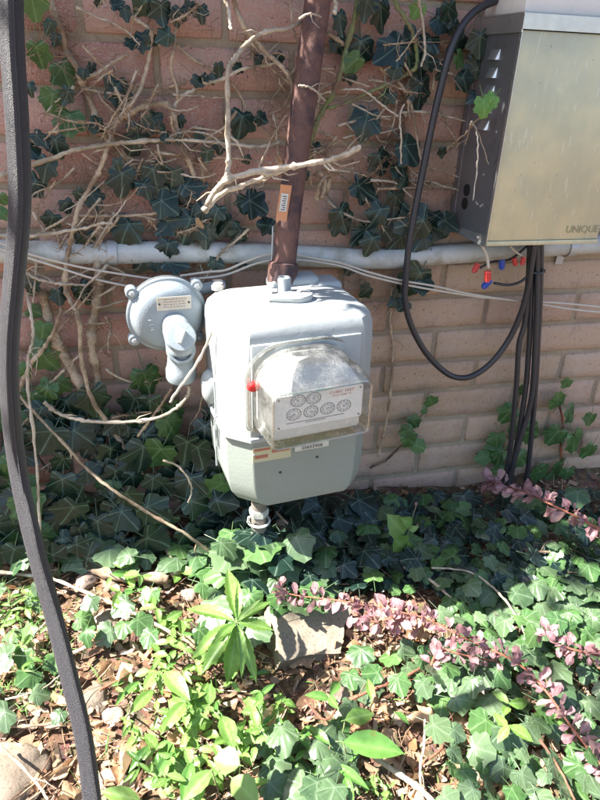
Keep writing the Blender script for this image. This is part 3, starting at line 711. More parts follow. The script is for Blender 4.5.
# ------------------------------------------------------------------ cables
def cable(name, pts, Y, rpx, mat, label, cat, group=None, n=10, Ys=None, sub=6, r=None):
    if Ys: P3 = [at(x, y, yy) for (x, y), yy in zip(pts, Ys)]
    else: P3 = [at(x, y, Y) for x, y in pts]
    r = r or rpx*pxm(P3[len(P3)//2])
    o = P3[0].copy(); S = [p-o for p in spline(P3, sub)]
    v, f = tube_geo(S, r, n); ob = obj(name, mesh(name, v, f, mat), None, Matrix.Translation(o))
    return tag(ob, label, cat, group)
cable('hanging_cable', [(8, -160), (10, -40), (12, 40), (17, 120), (20, 200), (15, 270), (9, 340), (10, 400), (18, 470), (33, 540), (52, 610), (70, 680), (84, 740), (92, 800), (99, 870), (104, 930)], -.52, 10.5, MAT['foam'], 'thick black foam covered cable hanging down the left foreground', 'cable', n=18, Ys=[-.50]*9+[-.53, -.56, -.60, -.635, -.67, -.72, -.76], r=.0088)
hc = [o for o in bpy.data.objects if o.name == 'hanging_cable'][0]
_v = [v.co.copy() for v in hc.data.vertices]; _n = 18; _c = [sum((_v[i*_n+k] for k in range(_n)), Vector())/_n for i in range(len(_v)//_n)]
_b = B(); _b.tube([c + Vector((.0030, -.0080, 0)) for c in _c], .0010, 6); _b.build('seam_ridge', MAT['foam'], hc)
cable('looped_cable', [(520, -12), (497, 0), (478, 9), (462, 26), (450, 52), (440, 90), (431, 130), (423, 170), (415, 210), (409, 245), (406, 275), (405, 300), (411, 325), (424, 350), (440, 368), (455, 377), (472, 376), (491, 363), (508, 341), (520, 316), (527, 292), (531, 268), (534, 244), (534, 225)], -.06,
      3.1, MAT['rubber'], 'black cable looping from above the steel box down and back up', 'cable', Ys=[-.05, -.05, -.055, -.06]+[-.065]*14+[-.065, -.07, -.075, -.08, -.08, -.08])
bund = [([(530, 225), (530, 246), (528, 285), (525, 322), (519, 344), (517, 377), (514, 413), (510, 450), (505, 478), (503, 500)], 'leftmost black cable of the bundle dropping from the steel box'),
        ([(533, 225), (533, 246), (531, 290), (530, 330), (528, 360), (526, 385), (521, 420), (516, 450), (511, 480), (510, 500)], 'black cable in the middle of the bundle below the box'),
        ([(537, 225), (537, 246), (537, 300), (535, 350), (533, 385), (529, 410), (520, 440), (512, 468), (508, 482), (506, 500)], 'black cable crossing in front of the bundle low down'),
        ([(541, 225), (541, 246), (540, 300), (538, 340), (536, 380), (532, 430), (529, 460), (526, 484), (525, 500)], 'rightmost black cable of the bundle, straight beside the others')]
for i, (pts, lab) in enumerate(bund):
    cable('black_cable', pts, -.07-.006*(i == 2)+.003*(i % 2), 2.6, MAT['rubber'], lab, 'cable', 'black cables hanging from the steel box')
p0 = at(536, 271, -.074); b = B(); b.tube([Vector((.0125*math.cos(a), .008*math.sin(a), .002*math.sin(a))) for a in [2*PI*i/20 for i in range(21)]], .0022, 6, cap=False); b.box(.010, .017, -.004, .002, -.003, .003)
o = b.build('cable_tie', MAT['rubber']); o.location = p0; tag(o, 'black zip tie around the cable bundle just below box', 'cable tie')
cable('thin_black_wire', [(533, 262), (529, 274), (520, 282), (508, 285), (494, 283)], -.075, 1.4, MAT['rubber'], 'thin black wire curving from cable bundle to blue connector', 'wire')
cable('thin_black_wire', [(527, 246), (518, 254), (508, 260), (492, 262), (480, 268)], -.07, 1.2, MAT['rubber'], 'thin black wire above the red connectors under the box', 'wire')
cable('stiff_white_wire', [(478, 236), (483, 247), (487, 256), (488.5, 268)], -.115, 1.6, MAT['wire_white'], 'short cream wire dropping from box corner into red connector', 'wire')
cable('tan_wire', [(510, 246), (516, 252), (524, 257)], -.08, 1.1, MAT['wire_white'], 'short tan wire entering the two red connectors on right', 'wire')
def wirenut(px, py, Y, ang, mat, label, s=1.0):
    b = B(); n = 12; vs = []; prof = [(.0052, 0), (.0054, .003), (.0047, .0035), (.0043, .012), (.0034, .0165), (.001, .0172)]
    b.lathe([(r*s, z*s) for r, z in prof], 12)
    for k in range(8):
        a = 2*PI*k/8; b.box(.0036*s, .0052*s, -.0004*s, .0004*s, .0035*s, .0135*s, 0, Matrix.Rotation(a, 4, 'Z'))
    for sx in (-1, 1): b.box(sx*.0070*s if sx < 0 else .0045*s, -.0045*s if sx < 0 else .0070*s, -.0006, .0006, 0, .0075*s)
    o = b.build('wire_connector', mat); o.matrix_basis = zframe(at(px, py, Y), Vector((math.sin(rad(ang)), -.15, -math.cos(rad(ang))))); tag(o, label, 'wire nut', 'wire connectors hanging under the steel box')
wirenut(478, 264, -.085, -28, MAT['nut_red'], 'red wire connector farthest left under the box corner')
wirenut(488, 271, -.115, 3, MAT['nut_red'], 'red wire connector on the end of the cream wire', 1.15)
wirenut(490, 280, -.09, -45, MAT['nut_blue'], 'blue wire connector lowest, tilted beneath the red one', 1.15)
wirenut(502, 260, -.085, 4, MAT['nut_blue'], 'dark blue wire connector hanging straight, right of red ones')
wirenut(514, 258, -.08, 20, MAT['nut_red'], 'small red wire connector tight under the box middle', .85)
wirenut(524, 257, -.085, -12, MAT['nut_red'], 'small red wire connector touching the black cable bundle', .85)
WL = [('pale_wire', [(-40, 232), (0, 243), (22, 252), (75, 266), (120, 274), (160, 280)], -.05, 'upper pale wire sagging under the conduit at left'),
      ('pale_wire', [(-40, 238), (0, 249), (22, 256), (60, 268), (95, 279), (132, 287), (160, 292)], -.052, 'lower pale wire sagging towards the regulator at left'),
      ('pale_wire', [(180, 276), (207, 272), (226, 270), (245, 262), (266, 255), (290, 254), (318, 259), (341, 263), (365, 271), (399, 280), (434, 286), (470, 294), (520, 301), (560, 303), (610, 308)], -.055, 'upper pale wire running right across the wall under conduit'),
      ('pale_wire', [(190, 279), (225, 275), (262, 262), (300, 260), (340, 266), (366, 275), (398, 283), (434, 290), (480, 297), (520, 301), (570, 309), (610, 313)], -.054, 'lower pale wire running right across the wall under conduit')]
for nm, pts, Y, lab in WL: cable(nm, pts, Y, 1.15, MAT['wire_white'], lab, 'wire', 'pale wires along the wall')
cable('metal_wire', [(271, 278), (272, 255), (273, 226)], -.10, .9, MAT['galv'], 'thin straight metal wire beside the rusty pipe foot', 'wire')

# ------------------------------------------------------------------ leaf meshes (shared)
def ivy_mesh(seed, mat, curl=1.0, asp=1.0, pet=.45, lobe=1.0, blunt=.05):
    r = random.Random(seed)
    half = [('M', .27, -.105), ('T', .37, -.07), ('M', .43, .04), ('M', .44, .14), ('S', .40, .24), ('M', .47, .32), ('M', .545, .42), ('T', .575, .50), ('M', .47, .535), ('M', .36, .575), ('S', .285, .62), ('M', .245, .70), ('M', .14, .86)]
    dp = r.uniform(-1.3, 1.0)*lobe
    half = [(k, x*(1-blunt), .12+(y-.12)*(1-blunt)) if k == 'T' else (k, x, y) for k, x, y in half]
    half = [(k, x*(1-.10*dp) if k == 'S' else x*(1+.03*dp), y-.02*dp if k == 'S' else y) for k, x, y in half]
    out = [('S', 0.0, .02)]
    jr = lambda: r.uniform(-.02, .02)
    rt = [('M', .14, -.075)] + half
    out += [(k, x*asp+jr(), y+jr()) for k, x, y in rt] + [('T', jr(), 1.0-blunt+jr())] + [(k, -x*asp+jr(), y+jr()) for k, x, y in rt[::-1]]
    vs = [(0, .12, .03)]; vein = [1.0]; fs = []
    fx, fy = r.uniform(-.12, .12)*curl, r.uniform(.05, .3)*curl
    def zz(x, y, k):
        z = -fy*(y-.1)**2 - .10*curl*abs(x)**1.5 + fx*x + (.020 if k == 'S' else 0.0) + .05*curl*math.sin(x*4.1+seed)*abs(y-.1) + .04*curl*math.sin(y*5.3+seed*2)
        return z + r.uniform(-.012, .012)*curl
    mid = []
    n = len(out)
    for k, x, y in out:                      # inner ring at 55 %
        xi, yi = x*.55, .12+(y-.12)*.55; vs.append((xi, yi, zz(xi, yi, k)+.012*(k != 'T'))); vein.append(1.0 if k == 'T' else (.25 if k == 'M' else 0.0))
    for k, x, y in out: vs.append((x, y, zz(x, y, k))); vein.append(1.0 if k == 'T' else (.30 if k == 'M' else 0.0))
    for i in range(n):
        j = (i+1) % n; fs.append([0, 1+i, 1+j]); fs.append([1+i, 1+n+i, 1+n+j, 1+j])
    if pet:
        pv, pf = tube_geo([(0, .12, .02), (jr(), -.12*pet/.45, -.02), (jr()*2, -.55*pet/.45, -.16)], [.014, .013, .012], 4, False)
        b0 = len(vs); vs += pv; vein += [.93]*len(pv); fs += [[q+b0 for q in f] for f in pf]
    return mesh('leaf', vs, fs, mat, attr={'vein': vein, 'tint': [0.0]*len(vs)})
def strip_mesh(seed, mat, width=.3, prof=None, rows=9, serr=0.0, curl=.25, cup=.12, pet=.12, twist=0.0, wave=0.0):
    r = random.Random(seed); vs = []; vein = []; fs = []
    prof = prof or (lambda t: math.sin(PI*min(1, t*1.02))**.8*(1-.25*t))
    for i in range(rows+1):
        t = i/rows; wd = width*.5*prof(t) if 0 < i < rows else .004
        for j, u in enumerate((-1, -.5, 0, .5, 1)):
            ww = wd*(1+(serr*(1 if i % 2 else -1) if abs(u) == 1 and 0 < i < rows else 0))
            x = u*ww; z = -curl*t*t + cup*abs(u)*wd*2 + wave*math.sin(t*9+u*2+seed)*abs(u)*wd + r.uniform(-.006, .006)
            a = twist*t; vs.append((x*math.cos(a), t, z + x*math.sin(a))); vein.append((1.0 if u == 0 else .45 if abs(u) == .5 else .1) if i % 2 else (1.0 if u == 0 else .72 if abs(u) == .5 else .35))
    for i in range(rows):
        for j in range(4): fs.append([i*5+j, i*5+j+1, i*5+j+6, i*5+j+5])
    if pet:
        pv, pf = tube_geo([(0, .04, .0), (0, -pet*.6, -.01), (0, -pet, -.03)], [.012, .011, .011], 4, False)
        b0 = len(vs); vs += pv; vein += [.9]*len(pv); fs += [[q+b0 for q in f] for f in pf]
    return mesh('leaf', vs, fs, mat, attr={'vein': vein, 'tint': [0.0]*len(vs)})
IVY = {k: [ivy_mesh(i*7+len(k), MAT[k], asp=a*(1.08 if k == 'ivy_ground' else 1), curl=c, blunt=.15 if k != 'ivy_dark' else .08, lobe=.7) for i, (a, c) in enumerate(((1, 1), (.92, 1.3), (1.08, .8), (.82, 1.1), (1.0, 2.2), (1.12, 1.6), (.95, .6), (.88, 2.0), (1.05, 1.2)))] for k in ('ivy_dark', 'ivy_mid', 'ivy_light', 'ivy_ground')}
LANCE = [strip_mesh(i, MAT['lance'], .30+.04*i, rows=15, serr=.09, curl=c, cup=.25) for i, c in enumerate((.2, .35, .1, .5))]
OVAL = [strip_mesh(20+i, MAT['lance'], .50+.06*i, rows=9, serr=.05, curl=c, cup=.18) for i, c in enumerate((.15, .35, .05))]
GLOSS = [strip_mesh(30+i, MAT['glossy'], .38+.06*i, rows=10, curl=c, cup=.3) for i, c in enumerate((.25, .45, .12))]
PINK = [strip_mesh(40+i, MAT['pink'], .50+.05*i, prof=lambda t: math.sin(PI*t**1.6)**.62, rows=7, curl=c, cup=cu, pet=.1, wave=.25) for i, (c, cu) in enumerate(((.1, .3), (.35, .1), (-.15, .4), (.2, -.15), (.5, .25)))]
DEAD = [strip_mesh(50+i, MAT['dead'], w_, rows=7, curl=c, cup=cu, pet=.2, twist=tw, wave=.9) for i, (w_, c, cu, tw) in enumerate(((.5, .5, .9, .5), (.6, .3, -.8, -.6), (.45, .8, .7, 1.0), (.7, -.3, .6, .3)))] + [ivy_mesh(90+i, MAT['dead'], curl=3.2) for i in range(2)]
BLADE = [strip_mesh(60+i, MAT['grass'], .07, rows=6, curl=c, cup=.2, pet=0) for i, c in enumerate((.3, .6, .1))]

def put_leaf(P, me, pos, tipdir, nrm, size, label=None):
    m = frame(Vector(pos)-Vector(P.location), tipdir, nrm, size*R_.uniform(.85, 1.12), size, size*R_.uniform(.6, 1.5))
    return obj('leaf', me, P, m, label)
def wall_leaf(P, px, py, spx, kind='d', ang=None, Y=None):
    """leaf centred on the photo point; spx = its width in photo pixels"""
    Y = Y if Y is not None else -.022 - R_.random()*.028
    c = at(px, py, Y); s = spx*pxm(c)*1.13
    a = rad(ang if ang is not None else R_.gauss(0, 38))
    tip = Vector((math.sin(a), R_.uniform(-.25, .05), -math.cos(a))).normalized()
    nrm = Vector((R_.uniform(-.35, .35), -1, R_.uniform(.0, .55)))
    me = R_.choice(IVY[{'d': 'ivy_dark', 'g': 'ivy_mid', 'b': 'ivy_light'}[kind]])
    put_leaf(P, me, c - tip*s*.42, tip, nrm, s)

# ------------------------------------------------------------------ stems
def stem_geo(pts3, r0, r1, seed, n=7, knob=.25, sub=5, wob=.0):
    S = spline(pts3, sub); rr = random.Random(seed); k = len(S)-1
    if wob: S = [p + Vector((rr.uniform(-wob, wob), rr.uniform(-wob, wob), rr.uniform(-wob, wob))) for p in S]
    R = [(r0+(r1-r0)*i/k)*(1+rr.uniform(-knob, knob)*.6 + (knob*1.2 if rr.random() < .12 else 0)) for i in range(k+1)]
    return S, R
def px_stem(P, pts, Y0, Y1, r0px, r1px, mat, seed=None, twigs=0, hairs=0, name='stem', knob=.34, wob=.0008):
    k = len(pts)-1; seed = seed if seed is not None else int(pts[0][0]*13+pts[0][1]*7)
    rr = random.Random(seed)
    P3 = [at(x, y, Y0+(Y1-Y0)*i/k + rr.uniform(-.006, .006)) for i, (x, y) in enumerate(pts)]
    m = pxm(P3[0]); S, R = stem_geo(P3, r0px*m, r1px*m, seed, knob=knob, wob=wob, sub=7)
    loc = Vector(P.location) if P else P3[0].copy()
    vs, fs = tube_geo([p-loc for p in S], R, 7)
    for t in range(twigs):
        i = rr.randrange(2, len(S)-2); d = (S[i+1]-S[i]).normalized(); side = d.cross(Vector((0, 1, 0))).normalized()*rr.choice((-1, 1))
        L = rr.uniform(.008, .03); q = [S[i], S[i]+(side+d*.7)*L*.5+Vector((0, -.003, 0)), S[i]+(side*.8+d*1.2)*L+Vector((rr.uniform(-.003, .003), -.004, .002))]
        tv, tf = tube_geo([p-loc for p in q], [R[i]*.5, R[i]*.4, R[i]*.15], 5); b0 = len(vs); vs += tv; fs += [[a+b0 for a in f] for f in tf]
    o = obj(name, mesh(name, vs, fs, mat), P, None if P else Matrix.Translation(loc))
    if hairs:
        hv = []; hf = []
        for t in range(hairs):
            i = rr.randrange(len(S)-1); p = S[i].lerp(S[i+1], rr.random()); a = rr.uniform(0, 2*PI)
            d = Vector((math.cos(a), -abs(rr.gauss(.2, .3)), math.sin(a)*.8 - .1)); L = rr.uniform(.004, .013) + .3*R[i]
            p1 = p + d*L*.5 + Vector((0, 0, rr.uniform(-.002, .001))); p2 = p + d*L + Vector((rr.uniform(-.003, .003), 0, rr.uniform(-.004, .002)))
            tv, tf = tube_geo([p-loc, p1-loc, p2-loc], [.0007, .0006, .0003], 3, False); b0 = len(hv); hv += tv; hf += [[a+b0 for a in f] for f in tf]
        h = obj('rootlets', mesh('rootlets', hv, hf, MAT['rootlet']), P if P else o); h['kind'] = 'stuff'
    return o

# ------------------------------------------------------------------ climbing ivy on the wall
def plant(name, px, py, Y, label, cat, group=None, g=False):
    return empty(name, ground(px, py) if g else at(px, py, Y), label=label, cat=cat, group=group)
ivA = plant('ivy_vine', 110, 150, -.01, 'ivy with hairy tan stems climbing the upper left bricks', 'ivy')
px_stem(ivA, [(44, -40), (50, 0), (58, 22), (66, 50), (77, 68), (84, 86), (92, 105), (98, 125), (106, 137), (117, 152), (126, 165), (136, 178), (147, 194)], -.018, -.02, 4.2, 2.8, MAT['bark_tan'], hairs=150)
px_stem(ivA, [(152, 30), (150, 52), (145, 75), (137, 95), (118, 120), (111, 137), (104, 158), (97, 175), (85, 196), (80, 205), (74, 225), (68, 255), (65, 285), (70, 300), (79, 320), (81, 354), (92, 399), (112, 429), (139, 470), (161, 515), (172, 552)], -.03, -.06, 2.0, 3.0, MAT['bark_tan'], twigs=6, hairs=50)
px_stem(ivA, [(115, 122), (130, 112), (150, 105), (165, 104), (172, 110), (175, 122), (180, 140), (187, 157), (194, 175)], -.034, -.03, 3.2, 2.6, MAT['bark_tan'], hairs=30)
px_stem(ivA, [(172, 110), (180, 98), (190, 92), (203, 84), (220, 80), (240, 70), (262, 66), (277, 63)], -.03, -.045, 1.8, 1.3, MAT['bark_pale'], twigs=3)
px_stem(ivA, [(80, 78), (95, 75), (108, 66), (118, 60), (128, 54)], -.028, -.02, 2.0, 1.5, MAT['bark_tan'], twigs=1)
px_stem(ivA, [(195, -10), (192, 5), (184, 18), (176, 30), (174, 50), (171, 65), (176, 85), (178, 100)], -.02, -.03, 1.6, 1.4, MAT['bark_tan'])
px_stem(ivA, [(118, 0), (128, 14), (140, 22), (150, 30), (160, 46)], -.025, -.03, 2.0, 1.6, MAT['bark_pale'])
px_stem(ivA, [(176, 45), (190, 57), (205, 66), (225, 78), (238, 92), (250, 115), (265, 130), (271, 137)], -.018, -.02, 1.6, 1.3, MAT['bark_tan'], twigs=2)
px_stem(ivA, [(110, 135), (122, 152), (140, 175), (150, 196), (165, 222)], -.02, -.02, 2.6, 2.0, MAT['bark_tan'], hairs=60)
px_stem(ivA, [(102, 215), (99, 235), (97, 260), (100, 285)], -.02, -.035, 4.0, 4.0, MAT['bark_tan'], hairs=120)
for q in [(33,4,27,'g',5),(49,27,14,'d'),(55,40,12,'d'),(38,56,24,'g',0),(66,76,26,'g',20),(30,89,14,'d'),(52,102,23,'g'),(66,97,17,'d'),(69,124,26,'g',-10),(41,140,18,'d'),(57,147,22,'d'),(34,153,17,'d'),(46,170,24,'d'),(31,187,24,'d'),
          (83,74,10,'d'),(92,68,10,'d'),(119,95,28,'d',5),(108,80,12,'d'),(140,42,18,'d'),(132,44,14,'d'),(98,3,9,'d'),(118,4,14,'d'),(142,6,20,'d'),(97,126,16,'d'),(122,183,28,'d',-5),(132,150,18,'d'),(138,135,22,'d'),(147,122,15,'d'),
          (162,14,22,'d'),(178,17,17,'d'),(201,14,16,'d',5),(164,37,18,'d'),(150,40,14,'d'),(198,82,13,'d',60),(206,78,9,'d',40),(213,79,10,'d'),(219,70,13,'d'),(239,68,11,'d',70),(257,60,12,'d'),(278,60,14,'d'),(241,125,25,'d',-10),(262,119,13,'d',60),
          (155,124,22,'d'),(167,138,11,'d'),(180,140,10,'d'),(201,134,12,'d',70),(207,156,14,'d'),(247,160,9,'d'),(220,148,13,'d'),(180,122,12,'d'),(155,178,26,'d'),(172,180,24,'d'),(194,186,26,'d'),(183,198,22,'d'),(146,190,18,'d'),(158,198,22,'d'),(168,206,24,'d'),
          (187,228,30,'d'),(166,226,26,'d'),(206,236,26,'d'),(225,228,24,'d'),(238,236,18,'d'),(197,214,24,'d'),(167,250,20,'d'),(145,259,30,'d',-40),(176,264,26,'d',80),(217,263,15,'d',70),(242,261,13,'d',60),(125,233,30,'d'),(87,246,26,'d',0),(51,222,18,'d'),(95,200,20,'d'),(67,207,14,'d'),(81,196,14,'d'),
          (257,205,26,'d',60),(245,205,18,'d'),(265,225,18,'d'),(216,215,20,'d'),(118,165,12,'d'),(190,8,12,'d'),(126,14,14,'d')]: wall_leaf(ivA, *q)

ivB = plant('ivy_vine', 400, 130, -.01, 'ivy with grey green stems between the rusty pipe and steel box', 'ivy')
px_stem(ivB, [(358, -20), (357, 0), (354, 22), (347, 45), (343, 65), (335, 90), (325, 107), (316, 125), (310, 146), (312, 165)], -.03, -.025, 2.6, 3.0, MAT['bark_green'], twigs=3, hairs=30)
px_stem(ivB, [(388, -14), (396, 4), (405, 18), (413, 35), (417, 55), (415, 68), (404, 76), (390, 83), (370, 92), (346, 103), (328, 108)], -.04, -.03, 2.3, 1.7, MAT['bark_green'], twigs=2)
px_stem(ivB, [(373, 62), (385, 72), (398, 82), (408, 97), (413, 115), (417, 140), (421, 160)], -.025, -.04, 2.0, 1.2, MAT['bark_tan'], twigs=2)
px_stem(ivB, [(328, 33), (337, 39), (346, 46)], -.025, -.015, 2.2, 2.0, MAT['bark_pale'])
px_stem(ivB, [(318, 172), (325, 182), (322, 198), (330, 178), (326, 195)], -.03, -.02, 2.4, 1.6, MAT['bark_tan'])
px_stem(ivB, [(316, 200), (319, 185), (328, 175), (341, 172), (354, 168)], -.03, -.045, 2.2, 1.0, MAT['bark_tan'], twigs=2)
px_stem(ivB, [(397, 100), (393, 125), (386, 140), (384, 148)], -.02, -.02, 1.0, .8, MAT['bark_pale'], hairs=130)
px_stem(ivB, [(405, 110), (400, 140), (398, 170), (392, 195)], -.01, -.012, 2.0, 1.6, MAT['bark_brown'], hairs=200)
px_stem(ivB, [(430, 62), (434, 72), (433, 90)], -.02, -.02, 1.2, 1.0, MAT['bark_tan'])
px_stem(ivB, [(442, 153), (455, 142), (466, 133), (475, 122), (481, 118)], -.02, -.10, 1.1, .8, MAT['bark_tan'], twigs=1)
for q in [(341,24,22,'d'),(366,10,22,'d'),(382,17,28,'d'),(360,52,28,'d'),(389,52,36,'d'),(408,55,24,'d'),(420,94,30,'d'),(365,125,30,'d',-15),(382,163,24,'d'),(366,191,32,'d',60),(410,153,28,'d'),(400,172,18,'d'),(417,11,16,'b',-30),
          (444,22,22,'d'),(427,47,24,'d'),(442,153,11,'d'),(442,72,16,'d'),(388,98,14,'d'),(420,74,16,'d'),(316,147,10,'d'),(303,176,14,'d'),(340,45,18,'d'),(395,72,18,'d'),(352,64,22,'g'),(432,62,18,'d'),
          (345,220,28,'d'),(360,236,26,'d'),(376,217,26,'d'),(395,206,26,'d'),(413,224,34,'d'),(435,228,32,'d',70),(396,243,24,'d'),(420,242,24,'d'),(385,230,26,'d'),(370,245,22,'d'),(450,224,22,'d',60),(352,264,22,'d'),(405,232,24,'d'),(336,228,16,'d'),(404,185,16,'d'),
          (450,17,26,'d'),(458,42,24,'d'),(480,45,24,'d'),(470,72,24,'d'),(478,61,20,'d'),(465,83,18,'d'),(475,98,16,'d'),(461,60,16,'g'),(455,30,16,'d'),(414,283,34,'d',-30),(395,302,16,'d'),(403,306,14,'d'),(366,292,14,'d'),(400,292,14,'d'),(425,283,22,'d',75),(350,75,14,'d'),(410,38,18,'d')]: wall_leaf(ivB, *q)
for q in [(484,108,20,'b',10),(491,101,15,'b',-40)]: wall_leaf(ivB, *q, Y=-.16)
ivS = plant('ivy_tendril', 474, 122, -.13, 'thin bare tendrils hanging against the dark side of steel box', 'ivy')
px_stem(ivS, [(471, 121), (476, 130), (478, 145), (477, 170), (473, 200)], -.135, -.14, .8, .5, MAT['wire_white'])
px_stem(ivS, [(472, 122), (481, 140), (489, 165)], -.135, -.145, .4, .3, MAT['bark_tan'])
px_stem(ivS, [(471, 122), (468, 135), (465, 145)], -.13, -.13, .7, .5, MAT['bark_tan'], twigs=2)

# dark mass at lower left
ivC = plant('ivy_mass', 110, 420, -.03, 'dark glossy ivy massed on the shaded bricks below the regulator', 'ivy')
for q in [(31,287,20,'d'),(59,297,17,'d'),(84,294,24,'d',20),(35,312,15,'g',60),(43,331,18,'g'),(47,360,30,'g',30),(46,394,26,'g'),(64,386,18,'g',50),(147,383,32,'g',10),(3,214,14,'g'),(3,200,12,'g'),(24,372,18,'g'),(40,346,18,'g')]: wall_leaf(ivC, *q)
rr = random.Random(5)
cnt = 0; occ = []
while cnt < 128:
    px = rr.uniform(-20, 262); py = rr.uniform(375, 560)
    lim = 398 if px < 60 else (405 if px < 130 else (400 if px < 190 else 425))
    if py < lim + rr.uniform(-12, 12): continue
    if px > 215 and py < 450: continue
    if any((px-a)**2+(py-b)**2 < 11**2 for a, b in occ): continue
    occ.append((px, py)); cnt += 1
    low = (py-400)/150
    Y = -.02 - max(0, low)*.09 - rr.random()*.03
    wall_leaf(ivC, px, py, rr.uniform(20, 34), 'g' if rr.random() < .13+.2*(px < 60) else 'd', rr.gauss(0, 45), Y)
for pts in ([(60, 420), (90, 460), (120, 500), (135, 540)], [(150, 400), (170, 440), (200, 480)], [(200, 420), (190, 470), (205, 520)], [(20, 430), (50, 470), (100, 500)]): px_stem(ivC, pts, -.012, -.04, 1.6, 1.4, MAT['bark_brown'])

ivD = plant('ivy_sprig', 405, 443, -.01, 'small green ivy sprig rising alone on bricks right of meter', 'ivy')
px_stem(ivD, [(370, 468), (385, 461), (400, 447), (408, 440), (414, 425), (424, 412), (432, 398)], -.012, -.012, 1.2, .8, MAT['bark_brown'])
for q in [(431,401,13,'g',-150),(415,423,18,'g',30),(411,441,20,'g'),(420,447,15,'g',60),(407,432,13,'g',-70),(425,411,8,'g')]: wall_leaf(ivD, *q)
ivE = plant('ivy_sprig', 560, 440, -.01, 'bright green ivy sprig climbing the bricks at right edge', 'ivy')
px_stem(ivE, [(557, 490), (561, 462), (561, 440), (563, 420), (558, 402)], -.012, -.012, 1.6, 1.0, MAT['stem_red'])
for q in [(558,400,19,'g',-170),(572,415,22,'g',40),(554,437,22,'g',-30),(575,443,26,'g',20),(560,468,20,'g',10),(548,484,20,'g',20),(579,434,10,'g'),(588,452,18,'g'),(541,470,18,'g'),(566,384,12,'g'),(590,420,14,'g'),(567,474,14,'g')]: wall_leaf(ivE, *q)
ivF = plant('ivy_sprig', 515, 440, -.01, 'ivy leaves peeking out behind the black cable bundle', 'ivy')
px_stem(ivF, [(505, 490), (508, 460), (512, 430), (521, 391)], -.010, -.010, 1.2, .8, MAT['bark_brown'])
for q in [(493,455,27,'g',-60),(507,415,20,'g'),(521,391,11,'g'),(533,434,22,'g',70),(527,428,14,'g'),(513,430,14,'g'),(482,458,16,'g',-80),(500,470,18,'g'),(522,460,18,'g'),(538,476,18,'g'),(497,440,16,'g')]: wall_leaf(ivF, *q, Y=-.03)
# thin vines down the right bricks
for pts, lab, r, mt in [([(392, 278), (392, 300), (390, 322), (393, 345), (392, 368), (390, 395), (385, 428), (378, 456)], 'thin tan vine stem running down bricks right of the meter', 1.7, 'bark_tan'),
                    ([(355, 245), (362, 262), (361, 285), (359, 308)], 'short thin vine stem behind the meter top right corner', 1.1, 'bark_tan')]:
    tag(px_stem(None, pts, -.014, -.014, r, r*.8, MAT[mt], name='vine_stem', twigs=2), lab, 'vine')

def thin_stems(P, boxes, n, seed):
    r3 = random.Random(seed)
    for i in range(n):
        x0, x1, y0, y1 = r3.choice(boxes); x, y = r3.uniform(x0, x1), r3.uniform(y0, y1); a = r3.choice((r3.gauss(PI/2, .5), r3.gauss(0, .35), r3.gauss(2.3, .4), r3.gauss(.8, .4)))
        L = r3.uniform(35, 110); k = 5; pts = []
        for j in range(k):
            pts.append((x, y)); x += math.cos(a)*L/k; y += math.sin(a)*L/k; a += r3.gauss(0, .22)
        px_stem(P, pts, -.014-r3.random()*.04, -.018-r3.random()*.045, r3.uniform(.7, 1.6), r3.uniform(.4, .8), MAT[r3.choice(('bark_tan', 'bark_pale', 'bark_pale', 'bark_tan'))], seed=seed*100+i, twigs=r3.choice((0, 0, 1, 2)), hairs=r3.choice((0, 20, 45)), knob=.22, wob=.0005)
thin_stems(ivA, [(20, 290, -10, 230), (60, 200, 60, 230), (20, 130, 200, 380)], 78, 7)
thin_stems(ivB, [(320, 450, -10, 230), (330, 420, 60, 240), (270, 345, -10, 230)], 44, 8)
thin_stems(ivC, [(20, 230, 390, 540)], 14, 9)
